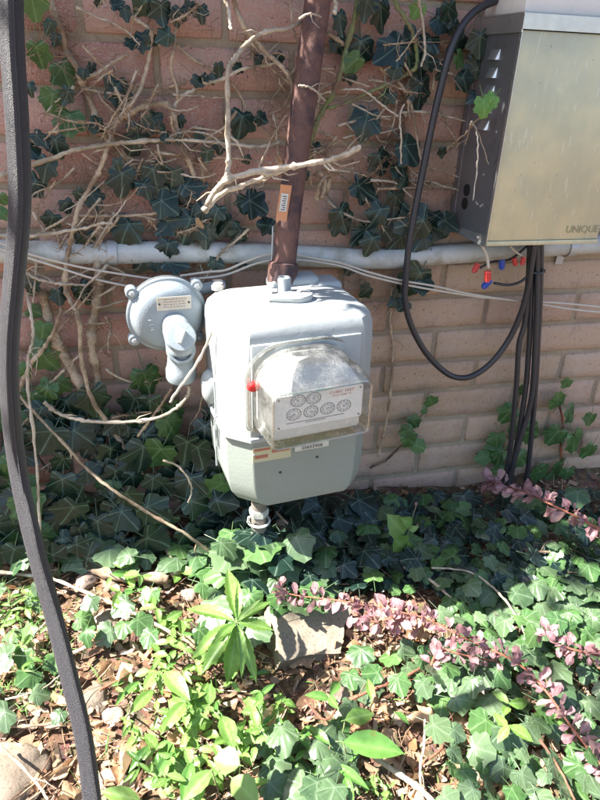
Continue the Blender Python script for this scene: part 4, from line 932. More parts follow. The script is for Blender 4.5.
# bare woody stems, each its own
ST = [([(206, 206), (216, 190), (226, 181), (250, 173), (280, 168), (300, 165), (330, 160), (347, 154), (360, 147)], -.17, -.20, 2.8, 3.0, 'bark_pale', 'pale forked branch with a cut tip crossing the rusty pipe', 5, 'branch'),
      ([(204, 211), (222, 194), (248, 183), (268, 176), (290, 168)], -.15, -.165, 2.8, 1.6, 'bark_pale', 'grey branch lying just below the pale forked branch', 4, 'branch'),
      ([(302, 20), (290, 28), (265, 32), (248, 43), (235, 58), (228, 71), (228, 100), (228, 140), (229, 165), (222, 184), (210, 201)], -.07, -.12, 2.0, 2.6, 'bark_pale', 'long pale stem bending over then hanging straight down, upper centre', 4, 'branch'),
      ([(232, -10), (236, 8), (243, 25), (255, 40), (268, 54), (283, 68), (292, 84), (296, 110)], -.05, -.07, 2.4, 2.2, 'bark_tan', 'tan stem slanting behind the rusty pipe near the top', 3, 'branch'),
      ([(-20, 182), (0, 175), (25, 167), (50, 159), (75, 150), (105, 145), (127, 142)], -.06, -.045, 2.6, 2.0, 'bark_pale', 'pale cane slanting in from the left edge above conduit', 2, 'branch'),
      ([(127, 143), (160, 140), (185, 140), (210, 142), (240, 145), (262, 147), (280, 142)], -.045, -.05, 1.7, 1.7, 'bark_pale', 'level pale stem reaching the curled dead leaf', 4, 'branch'),
      ([(0, 236), (25, 237), (60, 232), (85, 228), (100, 224), (112, 223)], -.06, -.055, 1.9, 1.2, 'bark_pale', 'whitish cane lying along the top of conduit at left', 1, 'branch'),
      ([(22, 270), (35, 278), (50, 282), (62, 284), (85, 285)], -.05, -.05, 1.7, 1.2, 'bark_pale', 'short whitish cane below the conduit at left', 1, 'branch'),
      ([(42, 290), (47, 312), (56, 340), (66, 358), (78, 380), (90, 402)], -.02, -.035, 5.0, 5.5, 'bark_tan', 'thick hairy root slanting across bricks left of regulator', 0, 'root'),
      ([(104, 250), (100, 275), (97, 300), (93, 325), (92, 348), (97, 375), (98, 398)], -.018, -.03, 4.6, 4.6, 'bark_tan', 'thick hairy root hanging straight beside the regulator', 0, 'root'),
      ([(62, 308), (54, 330), (44, 348), (32, 362), (24, 378), (17, 394)], -.045, -.04, 1.7, 2.2, 'bark_tan', 'curved bare stem forking low beside the foreground cable', 2, 'branch'),
      ([(27, 292), (31, 315), (33, 338), (28, 360), (28, 390), (32, 420), (37, 470), (39, 510), (41, 553)], -.05, -.13, 1.4, 1.5, 'bark_pale', 'thin stem dropping straight to soil beside foreground cable', 2, 'branch'),
      ([(12, 386), (25, 402), (45, 424), (66, 446), (86, 468), (110, 488), (150, 514), (182, 532), (215, 556), (240, 575)], -.07, -.17, 1.5, 1.7, 'bark_tan', 'long thin cane slanting down through the dark ivy', 2, 'branch'),
      ([(44, 402), (58, 413), (76, 419), (100, 422), (140, 421), (165, 415), (180, 405), (188, 395), (189, 386)], -.10, -.13, 1.9, 1.5, 'bark_pale', 'pale curved stem sweeping under the regulator', 2, 'branch'),
      ([(172, 388), (163, 402), (150, 420), (138, 436)], -.09, -.08, 1.5, 1.2, 'bark_tan', 'short brown stem crossing below the regulator collar', 1, 'branch'),
      ([(163, 460), (178, 466), (188, 478), (192, 490), (188, 503)], -.12, -.12, 1.1, .9, 'bark_pale', 'small hooked tendril in the dark ivy left of meter', 0, 'branch'),
      ([(213, 330), (200, 358), (184, 382), (170, 402), (158, 418), (155, 394)][:4], -.205, -.17, 1.3, 1.6, 'wire_white', 'pale stalk leaning across the regulator elbow', 0, 'branch'),
      ([(399, 117), (385, 107), (370, 95), (358, 89), (341, 90)], -.06, -.04, .9, 1.0, 'bark_pale', 'fine whitish twig bending above the dry roots', 2, 'twig'),
      ([(401, 164), (401, 140), (400, 117), (404, 104)], -.07, -.06, .8, .9, 'bark_pale', 'fine straight whitish twig hanging over dry roots', 0, 'twig'),
      ([(416, -10), (421, 12), (424, 35), (425, 52), (421, 67)], -.06, -.06, 1.5, 1.2, 'bark_pale', 'short whitish stem hanging at top beside the looped cable', 1, 'twig'),
      ([(299, 19), (310, 14), (322, 17)], -.12, -.13, 1.4, 1.0, 'bark_pale', 'whitish twig crossing the rusty pipe near the top edge', 1, 'twig'),
      ([(299, 86), (308, 87), (317, 92), (325, 101)], -.11, -.11, 1.1, .9, 'bark_pale', 'whitish twig crossing the rusty pipe lower down', 1, 'twig'),
      ([(222, -6), (228, 8), (230, 22), (231, 30)], -.17, -.19, 1.6, 1.4, 'bark_pale', 'bright cut twig end at the top edge, centre left', 0, 'twig'),
      ([(333, -8), (336, 4), (335, 14)], -.17, -.18, 2.0, 1.8, 'bark_pale', 'bright cut twig end beside the rusty pipe at top', 0, 'twig'),
      ([(286, 116), (277, 130), (270, 142), (262, 160), (256, 174)], -.13, -.14, .9, .9, 'bark_tan', 'thin twig leaning behind the curled dead leaf', 1, 'twig'),
      ([(213, 158), (235, 158), (255, 161), (272, 163)], -.05, -.06, 1.1, .9, 'bark_tan', 'thin level twig above the pale forked branch', 1, 'twig'),
      ([(75, 215), (110, 216), (150, 214), (175, 209)], -.04, -.04, 1.1, 1.4, 'bark_tan', 'thin brown twig lying level just above conduit', 2, 'twig'),
      ([(100, 262), (125, 275), (110, 290), (95, 297)], -.04, -.05, 1.3, 1.0, 'bark_tan', 'bent brown twig left of the regulator lug', 3, 'twig')]
for i, (pts, Y0, Y1, r0, r1, mt, lab, tw, cat) in enumerate(ST):
    tag(px_stem(None, pts, Y0, Y1, r0, r1, MAT[mt], seed=300+i, twigs=tw, hairs=620 if cat == 'root' else 0, name={'root': 'hairy_root', 'twig': 'twig', 'branch': 'bare_branch'}[cat]), lab, cat)

# ------------------------------------------------------------------ dense dry rootlet tangle behind
def tangle(label, boxes, n, seed):
    rr = random.Random(seed); vs = []; fs = []
    for t in range(n):
        x0, x1, y0, y1 = rr.choice(boxes); p = at(rr.uniform(x0, x1), rr.uniform(y0, y1), -.006 - rr.random()*.02)
        d = Vector((rr.gauss(0, 1), 0, rr.gauss(-.3, 1))).normalized(); L = rr.uniform(.008, .035)
        q = [p, p+d*L*.5+Vector((rr.gauss(0, .003), -.003, rr.gauss(0, .003))), p+d*L+Vector((rr.gauss(0, .006), 0, rr.gauss(0, .006)))]
        tv, tf = tube_geo(q, [.0006, .0005, .0003], 3, False); b0 = len(vs); vs += tv; fs += [[a+b0 for a in f] for f in tf]
    o = obj('root_tangle', mesh('root_tangle', vs, fs, MAT['rootlet'])); tag(o, label, 'roots', kind='stuff')
tangle('fine dry brown rootlets clinging to the bricks', [(375, 410, 95, 200), (380, 430, 140, 215), (85, 140, 250, 300), (60, 120, 150, 240), (255, 300, 60, 130), (340, 400, 255, 320), (150, 200, 220, 300), (20, 80, 15, 60), (10, 60, 340, 410), (100, 290, 0, 240), (325, 470, 0, 240)], 1300, 11)

# ------------------------------------------------------------------ ground litter
def litter():
    rr = random.Random(21); vs = []; fs = []; tint = []
    for t in range(21000):
        x = rr.uniform(-.75, 1.3); y = -rr.random()**.8*1.25 + .0
        s = (rr.uniform(.0018, .005) if rr.random() < .5 else rr.uniform(.005, .012))*(1+.9*(rr.random() < .06)); z = gz(x, y) + rr.random()*.010
        nrm = Vector((rr.gauss(0, .45), rr.gauss(0, .45), 1)).normalized(); a = rr.uniform(0, 2*PI)
        m = frame((x, y, z), Vector((math.cos(a), math.sin(a), rr.gauss(0, .3))), nrm, s*rr.uniform(.25, .8), s, s)
        pts = [(-1, -.8, .2), (0, -1.1, -.1), (.9, -.5, .25), (1.0, .5, -.1), (.1, 1.2, .25), (-.8, .6, -.05), (0, 0, .0)]
        b0 = len(vs); vs += [m @ (Vector(p)*rr.uniform(.8, 1.15)) for p in pts]; tt = min(1, max(0, rr.gauss(.58, .23))); tint += [tt]*7
        fs += [[b0+6, b0+k, b0+(k+1) % 6] for k in range(6)]
    for t in range(3600):
        x = rr.uniform(-.7, 1.25); y = -rr.random()**.8*1.2; L = rr.uniform(.012, .07); a = rr.uniform(0, PI)
        p = Vector((x, y, gz(x, y)+rr.uniform(.002, .014))); d = Vector((math.cos(a), math.sin(a), rr.gauss(0, .18)))*L
        r = rr.uniform(.0004, .0014); tv, tf = tube_geo([p, p+d*.5+Vector((rr.gauss(0, .003), rr.gauss(0, .003), rr.gauss(0, .002))), p+d], [r, r*.9, r*.5], 4, False)
        b0 = len(vs); vs += tv; fs += [[q+b0 for q in f] for f in tf]; tint += [min(1, max(0, rr.gauss(.58, .2)))]*len(tv)
    o = obj('leaf_litter', mesh('leaf_litter', vs, fs, MAT['litter'], attr={'tint': tint})); tag(o, 'brown crumbled leaf litter, chips and sticks covering the soil', 'leaf litter', kind='stuff')
litter()

# fallen leaves one can tell apart
DL = [((30, 660), 'by the foreground cable'), ((60, 760), 'at the lower left corner'), ((160, 700), 'left of the broad green leaves'), ((400, 720), 'on bare litter at bottom centre'), ((470, 760), 'at the bottom right')]
rr = random.Random(31)
LITTER_SPOTS = []
def dead_leaf(px, py, spx, k=None, label=None, grp=None, h=.012):
    p = ground(px, py, h); s = spx*pxm(p); a = rr.uniform(0, 2*PI)
    m = frame(p, Vector((math.cos(a), math.sin(a), rr.gauss(0, .25))), Vector((rr.gauss(0, .35), rr.gauss(-.1, .35), 1)), s)
    o = obj('fallen_leaf', DEAD[k if k is not None else rr.randrange(6)], None, m); tag(o, label, 'dead leaf', grp)
DLL = [(78, 633, 34, 'pale tan fallen leaf lit by sun right of foreground cable', 1), (112, 690, 30, 'flat tan fallen leaf below the round stone', 3), (118, 785, 40, 'yellow brown fallen leaf at bottom beside the cable foot', 3), (28, 745, 40, 'large brown fallen leaf at the lower left edge', 1), (262, 735, 44, 'grey curled bark like fallen leaf among green leaves, bottom centre', 0),
       (352, 562, 26, 'folded brown fallen leaf in shade below the meter', 2), (335, 655, 24, 'orange brown curled leaf on the slab edge', 0), (245, 508, 22, 'reddish dry leaf in dark shade beside the outlet pipe', 3), (130, 640, 30, 'orange fallen leaf between stone and serrated plant', 1), (395, 600, 44, 'bleached fallen leaf under the pink barberry', 3),
       (385, 645, 30, 'reddish fallen leaf just below the pink barberry', 0), (500, 785, 40, 'bleached fallen leaf at the bottom beside ivy', 1), (430, 705, 30, 'brown fallen leaf in the bare litter, upper part', 2), (200, 218, 0, '', 0)]
for px, py, s, lab, k in DLL:
    if s: dead_leaf(px, py, s, k, lab)
for i in range(95):
    if i % 2: px, py = rr.uniform(20, 200), rr.uniform(590, 800)
    else: px, py = rr.uniform(300, 560), rr.uniform(640, 800)
    reg = ('left of the foreground cable' if px < 45+(py-540)*.15 else 'between the foreground cable and the green plants') if i % 2 else ('in the bare litter below the barberry' if py < 700 else 'in the bare litter at the bottom, right of centre')
    kk = rr.randrange(6); kd = ('broad curled brown', 'folded brown', 'twisted brown', 'wide wavy brown', 'lobed brown', 'crumpled lobed brown')[kk]
    dead_leaf(px, py, rr.uniform(12, 30), kk, kd+' fallen leaf '+reg, 'fallen leaves in the litter', rr.uniform(.004, .014))
c_ = at(277, 154, -.13)
dl = obj('fallen_leaf', DEAD[2], None, frame(c_, (.3, -.2, -1), (-.3, -1, .2), .024)); tag(dl, 'curled pale dead leaf caught on twigs beside the rusty pipe', 'dead leaf')
c_ = at(196, 217, -.06)
dl = obj('fallen_leaf', DEAD[0], None, frame(c_, (.5, -.2, -.9), (-.3, -1, .2), .022)); tag(dl, 'small orange dead leaf hanging above the conduit', 'dead leaf')

# stones
def stone(name, px, py, wpx, hpx, mat, label, seed, flat=.6, h=.0, dpx=None):
    p = ground(px, py, h); m = pxm(p); bm = bmesh.new(); bmesh.ops.create_icosphere(bm, subdivisions=4, radius=1)
    for v in bm.verts:
        n = noise.noise(v.co*1.1+Vector((seed, 0, 0)))*.28 + noise.noise(v.co*3+Vector((0, seed, 0)))*.07; v.co *= 1+n
        v.co = Vector((v.co.x*wpx*m/2, v.co.y*(dpx or hpx)*m/2*1.15, v.co.z*wpx*m/2*flat))
    b = B(); b.bm(bm); o = b.build(name, mat, auto=80); o.location = p; o.rotation_euler = (0, 0, seed); tag(o, label, 'stone')
for a in [(106, 622, 27, 22, 'stone_pink', 'round pinkish stone right of the foreground cable', 1), (95, 700, 34, 26, 'stone_grey', 'grey stone below the ivy leaf by the cable', 2), (112, 716, 24, 18, 'stone_pink', 'smaller stone touching the grey one below it', 3), (88, 580, 30, 18, 'stone_pink', 'stone tucked under the fallen log', 4),
          (112, 585, 24, 16, 'stone_grey', 'pale grey stone just below the fallen log', 5), (15, 780, 60, 60, 'stone_grey', 'big flat grey stone at the lower left corner', 6), (186, 752, 32, 20, 'stone_pink', 'stone under the broad green leaves', 7), (342, 704, 40, 30, 'stone_pink', 'half buried stone below the slab', 8), (190, 596, 20, 14, 'stone_pink', 'small stone below the cane end', 9),
          (338, 772, 28, 18, 'stone_pink', 'small stone beside the glossy leaves at bottom', 12)]:
    stone('stone', a[0], a[1], a[2], a[3], MAT[a[4]], a[5], a[6])
# angular slab under the barberry
sp = ground(306, 638, .006)
sl_ = empty('slab', sp, (rad(14), rad(4), rad(-12)), 'pale weathered concrete slab lying among plants in front of meter', 'slab')
bm = bmesh.new(); bmesh.ops.create_cube(bm, size=1)
for v in bm.verts: v.co = Vector((v.co.x*(.140 if v.co.y > 0 else .098) + v.co.z*.02, v.co.y*.095 + v.co.x*.02, v.co.z*(.058 - v.co.x*.022)))
bmesh.ops.subdivide_edges(bm, edges=bm.edges[:], cuts=14, use_grid_fill=True)
for v in bm.verts:
    v.co += v.co.normalized()*(.012*noise.noise(v.co*18) + .0035*noise.noise(v.co*80))
b = B(); b.bm(bm); b.build('slab_body', MAT['slab'], sl_, auto=60)

# logs, roots and twigs on the ground
def ground_stick(name, pts, r0, r1, mat, label, cat, h=.012, seed=0, twigs=0, hs=None):
    rr2 = random.Random(seed); P3 = [ground(x, y, (hs[i] if hs else h)) for i, (x, y) in enumerate(pts)]
    m = pxm(P3[0]); S, R = stem_geo(P3, r0*m, r1*m, seed, wob=.0005); loc = P3[0].copy()
    vs, fs = tube_geo([p-loc for p in S], R, 9)
    for t in range(twigs):
        i = rr2.randrange(2, len(S)-2); d = (S[i+1]-S[i]).normalized(); sd = Vector((rr2.gauss(0, 1), rr2.gauss(0, 1), .6)).normalized(); L = rr2.uniform(.012, .04)
        tv, tf = tube_geo([S[i]-loc, S[i]+(sd+d)*L*.5-loc, S[i]+(sd*.7+d*1.3)*L-loc], [R[i]*.45, R[i]*.35, R[i]*.12], 5); b0 = len(vs); vs += tv; fs += [[a+b0 for a in f] for f in tf]
    o = obj(name, mesh(name, vs, fs, mat), None, Matrix.Translation(loc)); tag(o, label, cat)
GS = [('log', [(-20, 518), (10, 528), (40, 545), (66, 557), (95, 569), (122, 576), (150, 577), (168, 580)], 5.5, 4.5, 'bark_tan', 'thick fallen tan branch crossing the soil at left', 'branch', .022, 0),
      ('root', [(163, 515), (166, 535), (170, 553), (176, 575)], 3.5, 4.5, 'bark_tan', 'thick woody root rising from soil left of the meter', 'root', .025, 0),
      ('root', [(186, 548), (200, 560), (216, 566), (236, 580)], 2.4, 1.8, 'bark_brown', 'brown root end below the meter left corner', 'root', .02, 1),
      ('twig', [(-10, 571), (25, 575), (50, 578), (80, 590), (120, 607), (150, 621), (172, 633)], 1.6, 1.4, 'bark_pale', 'long straight pale cane lying across the lit soil', 'twig', .04, 1),
      ('twig', [(360, 538), (378, 548), (402, 566), (430, 580), (455, 602)], 1.3, 1.2, 'bark_pale', 'pale cane lying in ivy below the brick corner', 'twig', .045, 1),
      ('twig', [(432, 568), (452, 569), (472, 573), (490, 585), (505, 600), (517, 617), (525, 634)], 1.0, .9, 'bark_pale', 'thin pale arching twig over the dark ivy', 'twig', .06, 0),
      ('twig', [(500, 546), (520, 549), (545, 552), (560, 551)], 1.4, 1.2, 'bark_brown', 'short brown stick in deep shade at right', 'twig', .045, 2),
      ('twig', [(374, 757), (390, 768), (408, 780), (424, 792), (436, 806)], 2.6, 3.0, 'bark_pale', 'bright pale stick under the glossy leaf at bottom', 'twig', .03, 0),
      ('twig', [(425, 720), (424, 745), (420, 770), (423, 800)], 1.2, 1.1, 'bark_pale', 'thin upright looking pale twig on the litter', 'twig', .03, 1),
      ('twig', [(415, 770), (440, 750), (455, 735), (450, 722)], 1.2, 1.0, 'stem_red', 'reddish twig bending through bare litter at bottom', 'twig', .02, 1),
      ('twig', [(68, 655), (85, 648), (103, 638)], 2.5, 1.6, 'bark_tan', 'stubby twig beside the round pinkish stone', 'twig', .02, 1),
      ('twig', [(0, 725), (30, 726), (55, 722), (70, 714)], 1.8, 1.2, 'bark_tan', 'brown twig lying left of the foreground cable', 'twig', .02, 2),
      ('twig', [(100, 690), (115, 682), (135, 678)], 1.6, 1.0, 'stem_red', 'red brown twig by the stones right of cable', 'twig', .02, 1),
      ('twig', [(305, 700), (325, 720), (345, 700), (380, 690)], 1.1, .9, 'stem_red', 'thin red twig arching below the slab', 'twig', .03, 2),
      ('twig', [(350, 700), (372, 690), (400, 680), (425, 665)], 1.6, 1.2, 'stem_red', 'dark reddish stick pointing at the barberry', 'twig', .035, 2),
      ('twig', [(10, 660), (30, 640), (48, 620)], 1.0, .8, 'bark_pale', 'dry straw leaning in the grass at left', 'twig', .03, 1),
      ('twig', [(5, 700), (40, 690), (60, 675)], 1.0, .8, 'bark_pale', 'pale straw lying below the grass at left', 'twig', .02, 0),
      ('twig', [(0, 745), (20, 765), (38, 785), (48, 800)], 1.3, 1.0, 'bark_tan', 'tan twig over the lower left stone', 'twig', .045, 1),
      ('twig', [(540, 740), (560, 770), (575, 800)], 1.2, 1.0, 'stem_red', 'red twig between ivy leaves at bottom right', 'twig', .04, 0),
      ('twig', [(276, 512), (286, 522), (298, 530), (320, 541), (332, 548)], 1.4, 1.2, 'bark_pale', 'white twig curving out beside the outlet pipe', 'twig', .05, 0)]
for i, (nm, pts, r0, r1, mt, lab, cat, h, tw) in enumerate(GS): ground_stick(nm, pts, r0, r1, MAT[mt], lab, cat, h, 500+i, tw)

# ------------------------------------------------------------------ ground ivy patches
def g_leaf(P, px, py, spx, me, h, tip=None, up=.5):
    p = ground(px, py, h); s = spx*pxm(p)
    a = tip if tip is not None else rr.gauss(-PI/2, 1.1)
    t = Vector((math.cos(a), math.sin(a), rr.uniform(-.5, .1))); n = Vector((rr.gauss(-.05, .28), rr.gauss(-.25, .30), 1))
    put_leaf(P, me, p - t.normalized()*s*.4, t, n, s)
def patch(label, region, n, sz, kinds, hr, mind, seed, dens=None):
    global rr
    rr = random.Random(seed); x0, x1, y0, y1 = region
    P = empty('ground_ivy', ground((x0+x1)/2, (y0+y1)/2), label=label, cat='ivy')
    occ = []; tries = 0; c = 0
    while c < n and tries < n*60:
        tries += 1; px, py = rr.uniform(x0, x1), rr.uniform(y0, y1)
        if dens and not dens(px, py): continue
        if 258 < px < 356 and 606 < py < 676: continue
        if 60 < px < 200 and py > 640: continue
        if any((px-a)**2+((py-b)*1.2)**2 < mind*mind for a, b in occ): continue
        occ.append((px, py)); c += 1
        g_leaf(P, px, py, rr.uniform(*sz), rr.choice(IVY[rr.choice(kinds)]), rr.uniform(*hr))
    for t in range(n//9):                                     # runners tying the patch together
        a = rr.choice(occ); b_ = min(occ, key=lambda q: abs((q[0]-a[0])**2+(q[1]-a[1])**2-1600))
        Q = [ground(a[0], a[1], .015), ground((a[0]+b_[0])/2, (a[1]+b_[1])/2, .03), ground(b_[0], b_[1], .012)]
        vs, fs = tube_geo([p-P.location for p in spline(Q, 4)], .0011, 5); obj('runner', mesh('runner', vs, fs, MAT['bark_brown']), P)
wedge = lambda px, py: py > 496 + max(0, (430-px))*.12 - (px > 520)*4
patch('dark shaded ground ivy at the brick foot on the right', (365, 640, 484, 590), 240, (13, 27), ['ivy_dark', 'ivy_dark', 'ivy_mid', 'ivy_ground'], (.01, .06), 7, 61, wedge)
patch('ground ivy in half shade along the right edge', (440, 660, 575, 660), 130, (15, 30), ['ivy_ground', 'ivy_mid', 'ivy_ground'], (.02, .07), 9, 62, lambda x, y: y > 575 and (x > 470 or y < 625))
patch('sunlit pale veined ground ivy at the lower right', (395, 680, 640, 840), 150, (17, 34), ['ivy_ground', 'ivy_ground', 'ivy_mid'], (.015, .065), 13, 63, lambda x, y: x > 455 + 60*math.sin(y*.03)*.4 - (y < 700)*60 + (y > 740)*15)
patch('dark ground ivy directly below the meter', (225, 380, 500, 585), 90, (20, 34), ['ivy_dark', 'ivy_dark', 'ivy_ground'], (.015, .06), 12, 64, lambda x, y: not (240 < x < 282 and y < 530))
patch('ivy leaves crowding the foot of the outlet pipe', (222, 305, 538, 572), 16, (26, 38), ['ivy_dark', 'ivy_ground', 'ivy_mid'], (.05, .11), 11, 72)
patch('sunlit ivy leaves at the left below the dark mass', (-30, 110, 485, 560), 34, (20, 34), ['ivy_ground', 'ivy_mid'], (.03, .08), 14, 65, lambda x, y: y > 495-x*.1)
patch('ground ivy with pale leaves below the outlet pipe', (200, 330, 545, 640), 30, (24, 38), ['ivy_ground', 'ivy_mid'], (.035, .07), 17, 66)
patch('scattered small ivy left of the foreground cable', (-40, 60, 590, 720), 16, (16, 30), ['ivy_ground', 'ivy_mid'], (.02, .05), 15, 67)
patch('ivy leaves among the glossy leaves at bottom centre', (270, 345, 735, 830), 22, (24, 40), ['ivy_ground'], (.02, .06), 16, 68)
patch('few ivy leaves standing in the litter, centre right', (340, 470, 650, 740), 20, (20, 34), ['ivy_ground', 'ivy_mid'], (.02, .05), 20, 69, lambda x, y: not (370 < x < 440 and y > 690))
patch('ivy leaf trio beside the round pinkish stone', (78, 150, 595, 690), 9, (20, 30), ['ivy_mid', 'ivy_ground'], (.03, .05), 18, 70)
patch('ivy leaves behind the serrated plant', (120, 200, 535, 575), 8, (22, 36), ['ivy_ground', 'ivy_mid'], (.03, .06), 17, 71)

# ------------------------------------------------------------------ barberry sprigs
def barberry(pts, hs, label, n, seed, size=(9, 14)):
    rr2 = random.Random(seed); P3 = [ground(x, y, h) for (x, y), h in zip(pts, hs)]; S = spline(P3, 6)
    P = empty('barberry_sprig', P3[0], label=label, cat='barberry', group='pink barberry sprigs')
    m = pxm(P3[0]); vs, fs = tube_geo([p-P.location for p in S], [1.5*m*(1-.5*i/len(S)) for i in range(len(S))], 6); obj('stem', mesh('stem', vs, fs, MAT['stem_red']), P)
    for i in range(n):
        t = (i+.5)/n*(len(S)-1); k = int(t); p = S[k].lerp(S[min(k+1, len(S)-1)], t-k); d = (S[min(k+1, len(S)-1)]-S[max(k-1, 0)]).normalized()
        for c in range(rr2.choice((4, 5, 6))):
            a = rr2.uniform(0, 2*PI); o1 = d.orthogonal().normalized(); o2 = d.cross(o1)
            t_ = (o1*math.cos(a)+o2*math.sin(a)+d*rr2.uniform(-.2, .8)+Vector((0, 0, .35))).normalized()
            s = rr2.uniform(size[0]*.55, size[1]*.86)*m
            nn = (Vector((0, -.4, 1)) + Vector((rr2.gauss(0, .5), rr2.gauss(0, .5), 0)))
            put_leaf(P, rr2.choice(PINK), p + t_*s*.25, t_, nn, s*1.35)
barberry([(640, 545), (598, 528), (575, 516), (550, 504), (528, 494), (505, 486), (486, 482)], [.12, .13, .13, .13, .12, .11, .10], 'bright pink barberry sprig reaching in from right edge near wall', 22, 1)
barberry([(610, 780), (595, 757), (570, 725), (545, 690), (520, 665), (492, 650), (462, 637), (430, 620), (400, 612), (370, 606), (335, 600), (300, 596), (278, 591)], [.04, .06, .075, .09, .095, .10, .10, .10, .095, .09, .085, .08, .075], 'long pink barberry sprig arching from lower right to the slab', 46, 2, (10, 15))
barberry([(630, 665), (600, 656), (575, 650), (555, 643), (545, 632)], [.10, .10, .10, .095, .09], 'short pink barberry sprig above the ivy at right edge', 13, 3, (9, 13))
barberry([(430, 668), (440, 650), (462, 655), (500, 662)], [.05, .075, .08, .08], 'pink barberry side shoot in the middle of the long sprig', 9, 4, (9, 13))
barberry([(420, 628), (395, 618), (375, 622), (350, 612)], [.07, .09, .085, .085], 'pink barberry side shoot just right of the slab', 9, 5, (9, 13))

# ------------------------------------------------------------------ leafy plants
def whorl(name, px, py, h, leaves, meshes, label, cat, stemr=.0022):
    """leaves: list of (tip px, tip py, rise, width scale)"""
    top = ground(px, py, h); base = Vector((top.x+.01, top.y+.01, gz(top.x, top.y))); P = empty(name, base, label=label, cat=cat)
    vs, fs = tube_geo([p-base for p in spline([base, base.lerp(top, .5)+Vector((.004, 0, 0)), top], 4)], stemr, 7); obj('stem', mesh('stem', vs, fs, MAT['bark_green']), P)
    for i, (tx, ty, rise, ws) in enumerate(leaves):
        tip = ground(tx, ty, h+rise); d = tip-top; L = d.length
        n = Vector((0, 0, 1)) + Vector((0, -.35, 0)) + Vector((rr.gauss(0, .15), rr.gauss(0, .15), 0))
        mm = frame(top-base+d.normalized()*.004, d, n, L*ws, L*1.02, L); obj('leaf', meshes[i % len(meshes)], P, mm)
whorl('serrated_plant', 237, 622, .135, [(188, 602, -.005, 1.05), (190, 652, -.02, .95), (203, 669, -.03, .9), (231, 679, -.045, 1.0), (257, 679, -.05, .8), (246, 667, -.02, .7), (229, 569, .03, .85), (240, 585, .045, .55), (270, 626, .0, 1.5), (266, 600, .02, .95), (214, 641, .01, .8), (252, 604, .03, .6)], LANCE,
      'light green plant with long serrated leaves in a whorl below meter', 'plant')
for _x, _y, _h, _s, _k in ((255, 541, .10, 30, 'ivy_dark'), (272, 543, .105, 30, 'ivy_ground'), (262, 552, .10, 34, 'ivy_mid'), (246, 536, .10, 26, 'ivy_dark'), (283, 538, .09, 26, 'ivy_dark'), (264, 536, .115, 26, 'ivy_dark')):
    g_leaf([o for o in bpy.data.objects if o.get('label', '').startswith('ivy leaves crowding')][0], _x, _y, _s, IVY[_k][2], _h, -1.5)
def bushy(label, region, n, seed, size, meshes, hr, name='leafy_plant', cat='plant', extra=()):
    global rr
    rr = random.Random(seed); x0, x1, y0, y1 = region; cx, cy = (x0+x1)/2, (y0+y1)/2
    base = ground(cx, cy, 0); P = empty(name, base, label=label, cat=cat)
    sv = []; sf = []; k = 0
    while k < n:
        px, py = rr.uniform(x0, x1), rr.uniform(y0, y1)
        if ((px-cx)/((x1-x0)/2))**2+((py-cy)/((y1-y0)/2))**2 > 1.05: continue
        h = rr.uniform(*hr); root = ground(px+rr.uniform(-8, 8), py+rr.uniform(-8, 8), -.002); top = ground(px, py, h)
        v, f = tube_geo([p-base for p in spline([root, root.lerp(top, .6)+Vector((rr.gauss(0, .004), rr.gauss(0, .004), .004)), top], 3)], [.0011]*7, 4); b0 = len(sv); sv += v; sf += [[a+b0 for a in q] for q in f]
        a0 = rr.uniform(0, 2*PI)
        for j in range(3):
            a = a0+j*2.1+rr.gauss(0, .25); t = Vector((math.cos(a), math.sin(a), rr.uniform(-.25, .5))); s = rr.uniform(*size)*pxm(top)
            put_leaf(P, rr.choice(meshes), top - Vector((0, 0, .008*(j % 2))), t, Vector((rr.gauss(0, .3), rr.gauss(-.3, .3), 1)), s); k += 1
    for (bx, by, tx, ty, h, me, ws) in extra:
        p0 = ground(bx, by, h); p1 = ground(tx, ty, h+rr.uniform(-.01, .012)); d = p1-p0; L = d.length
        obj('leaf', me, P, frame(p0-base, d, Vector((rr.gauss(0, .15), -.3, 1)), L*ws, L, L))
        r0 = Vector((p0.x+rr.gauss(0, .01), p0.y+.01, gz(p0.x, p0.y))); v, f = tube_geo([r0-base, p0-base], [.0012, .001], 5); b0 = len(sv); sv += v; sf += [[a+b0 for a in q] for q in f]
    obj('stems', mesh('stems', sv, sf, MAT['bark_green']), P)['kind'] = 'stuff'
O_, G_ = OVAL, GLOSS
bushy('bushy small leaved light green plant at bottom centre left', (118, 268, 625, 790), 270, 81, (8, 22), OVAL+LANCE[:1]+GLOSS[:1], (.02, .085))
bushy('broad leaved bright green plant at the bottom edge', (150, 270, 700, 830), 24, 82, (16, 28), OVAL, (.03, .07), extra=[
    (165, 672, 188, 696, .09, O_[0], .9), (186, 702, 163, 727, .09, O_[1], .8), (222, 716, 234, 748, .085, O_[2], .9), (240, 765, 213, 757, .085, O_[2], 1.6), (212, 770, 182, 800, .09, O_[0], 1.0), (232, 778, 258, 800, .08, O_[1], 1.5), (172, 752, 152, 782, .075, G_[0], .9), (192, 762, 182, 802, .08, G_[1], .9), (153, 690, 130, 712, .07, O_[0], .9), (165, 742, 172, 772, .06, G_[2], .9),
    (248, 700, 262, 722, .07, O_[2], 1.0), (205, 700, 200, 722, .06, O_[1], 1.0), (150, 745, 128, 770, .06, G_[0], .9), (140, 800, 100, 790, .05, O_[0], .9)])
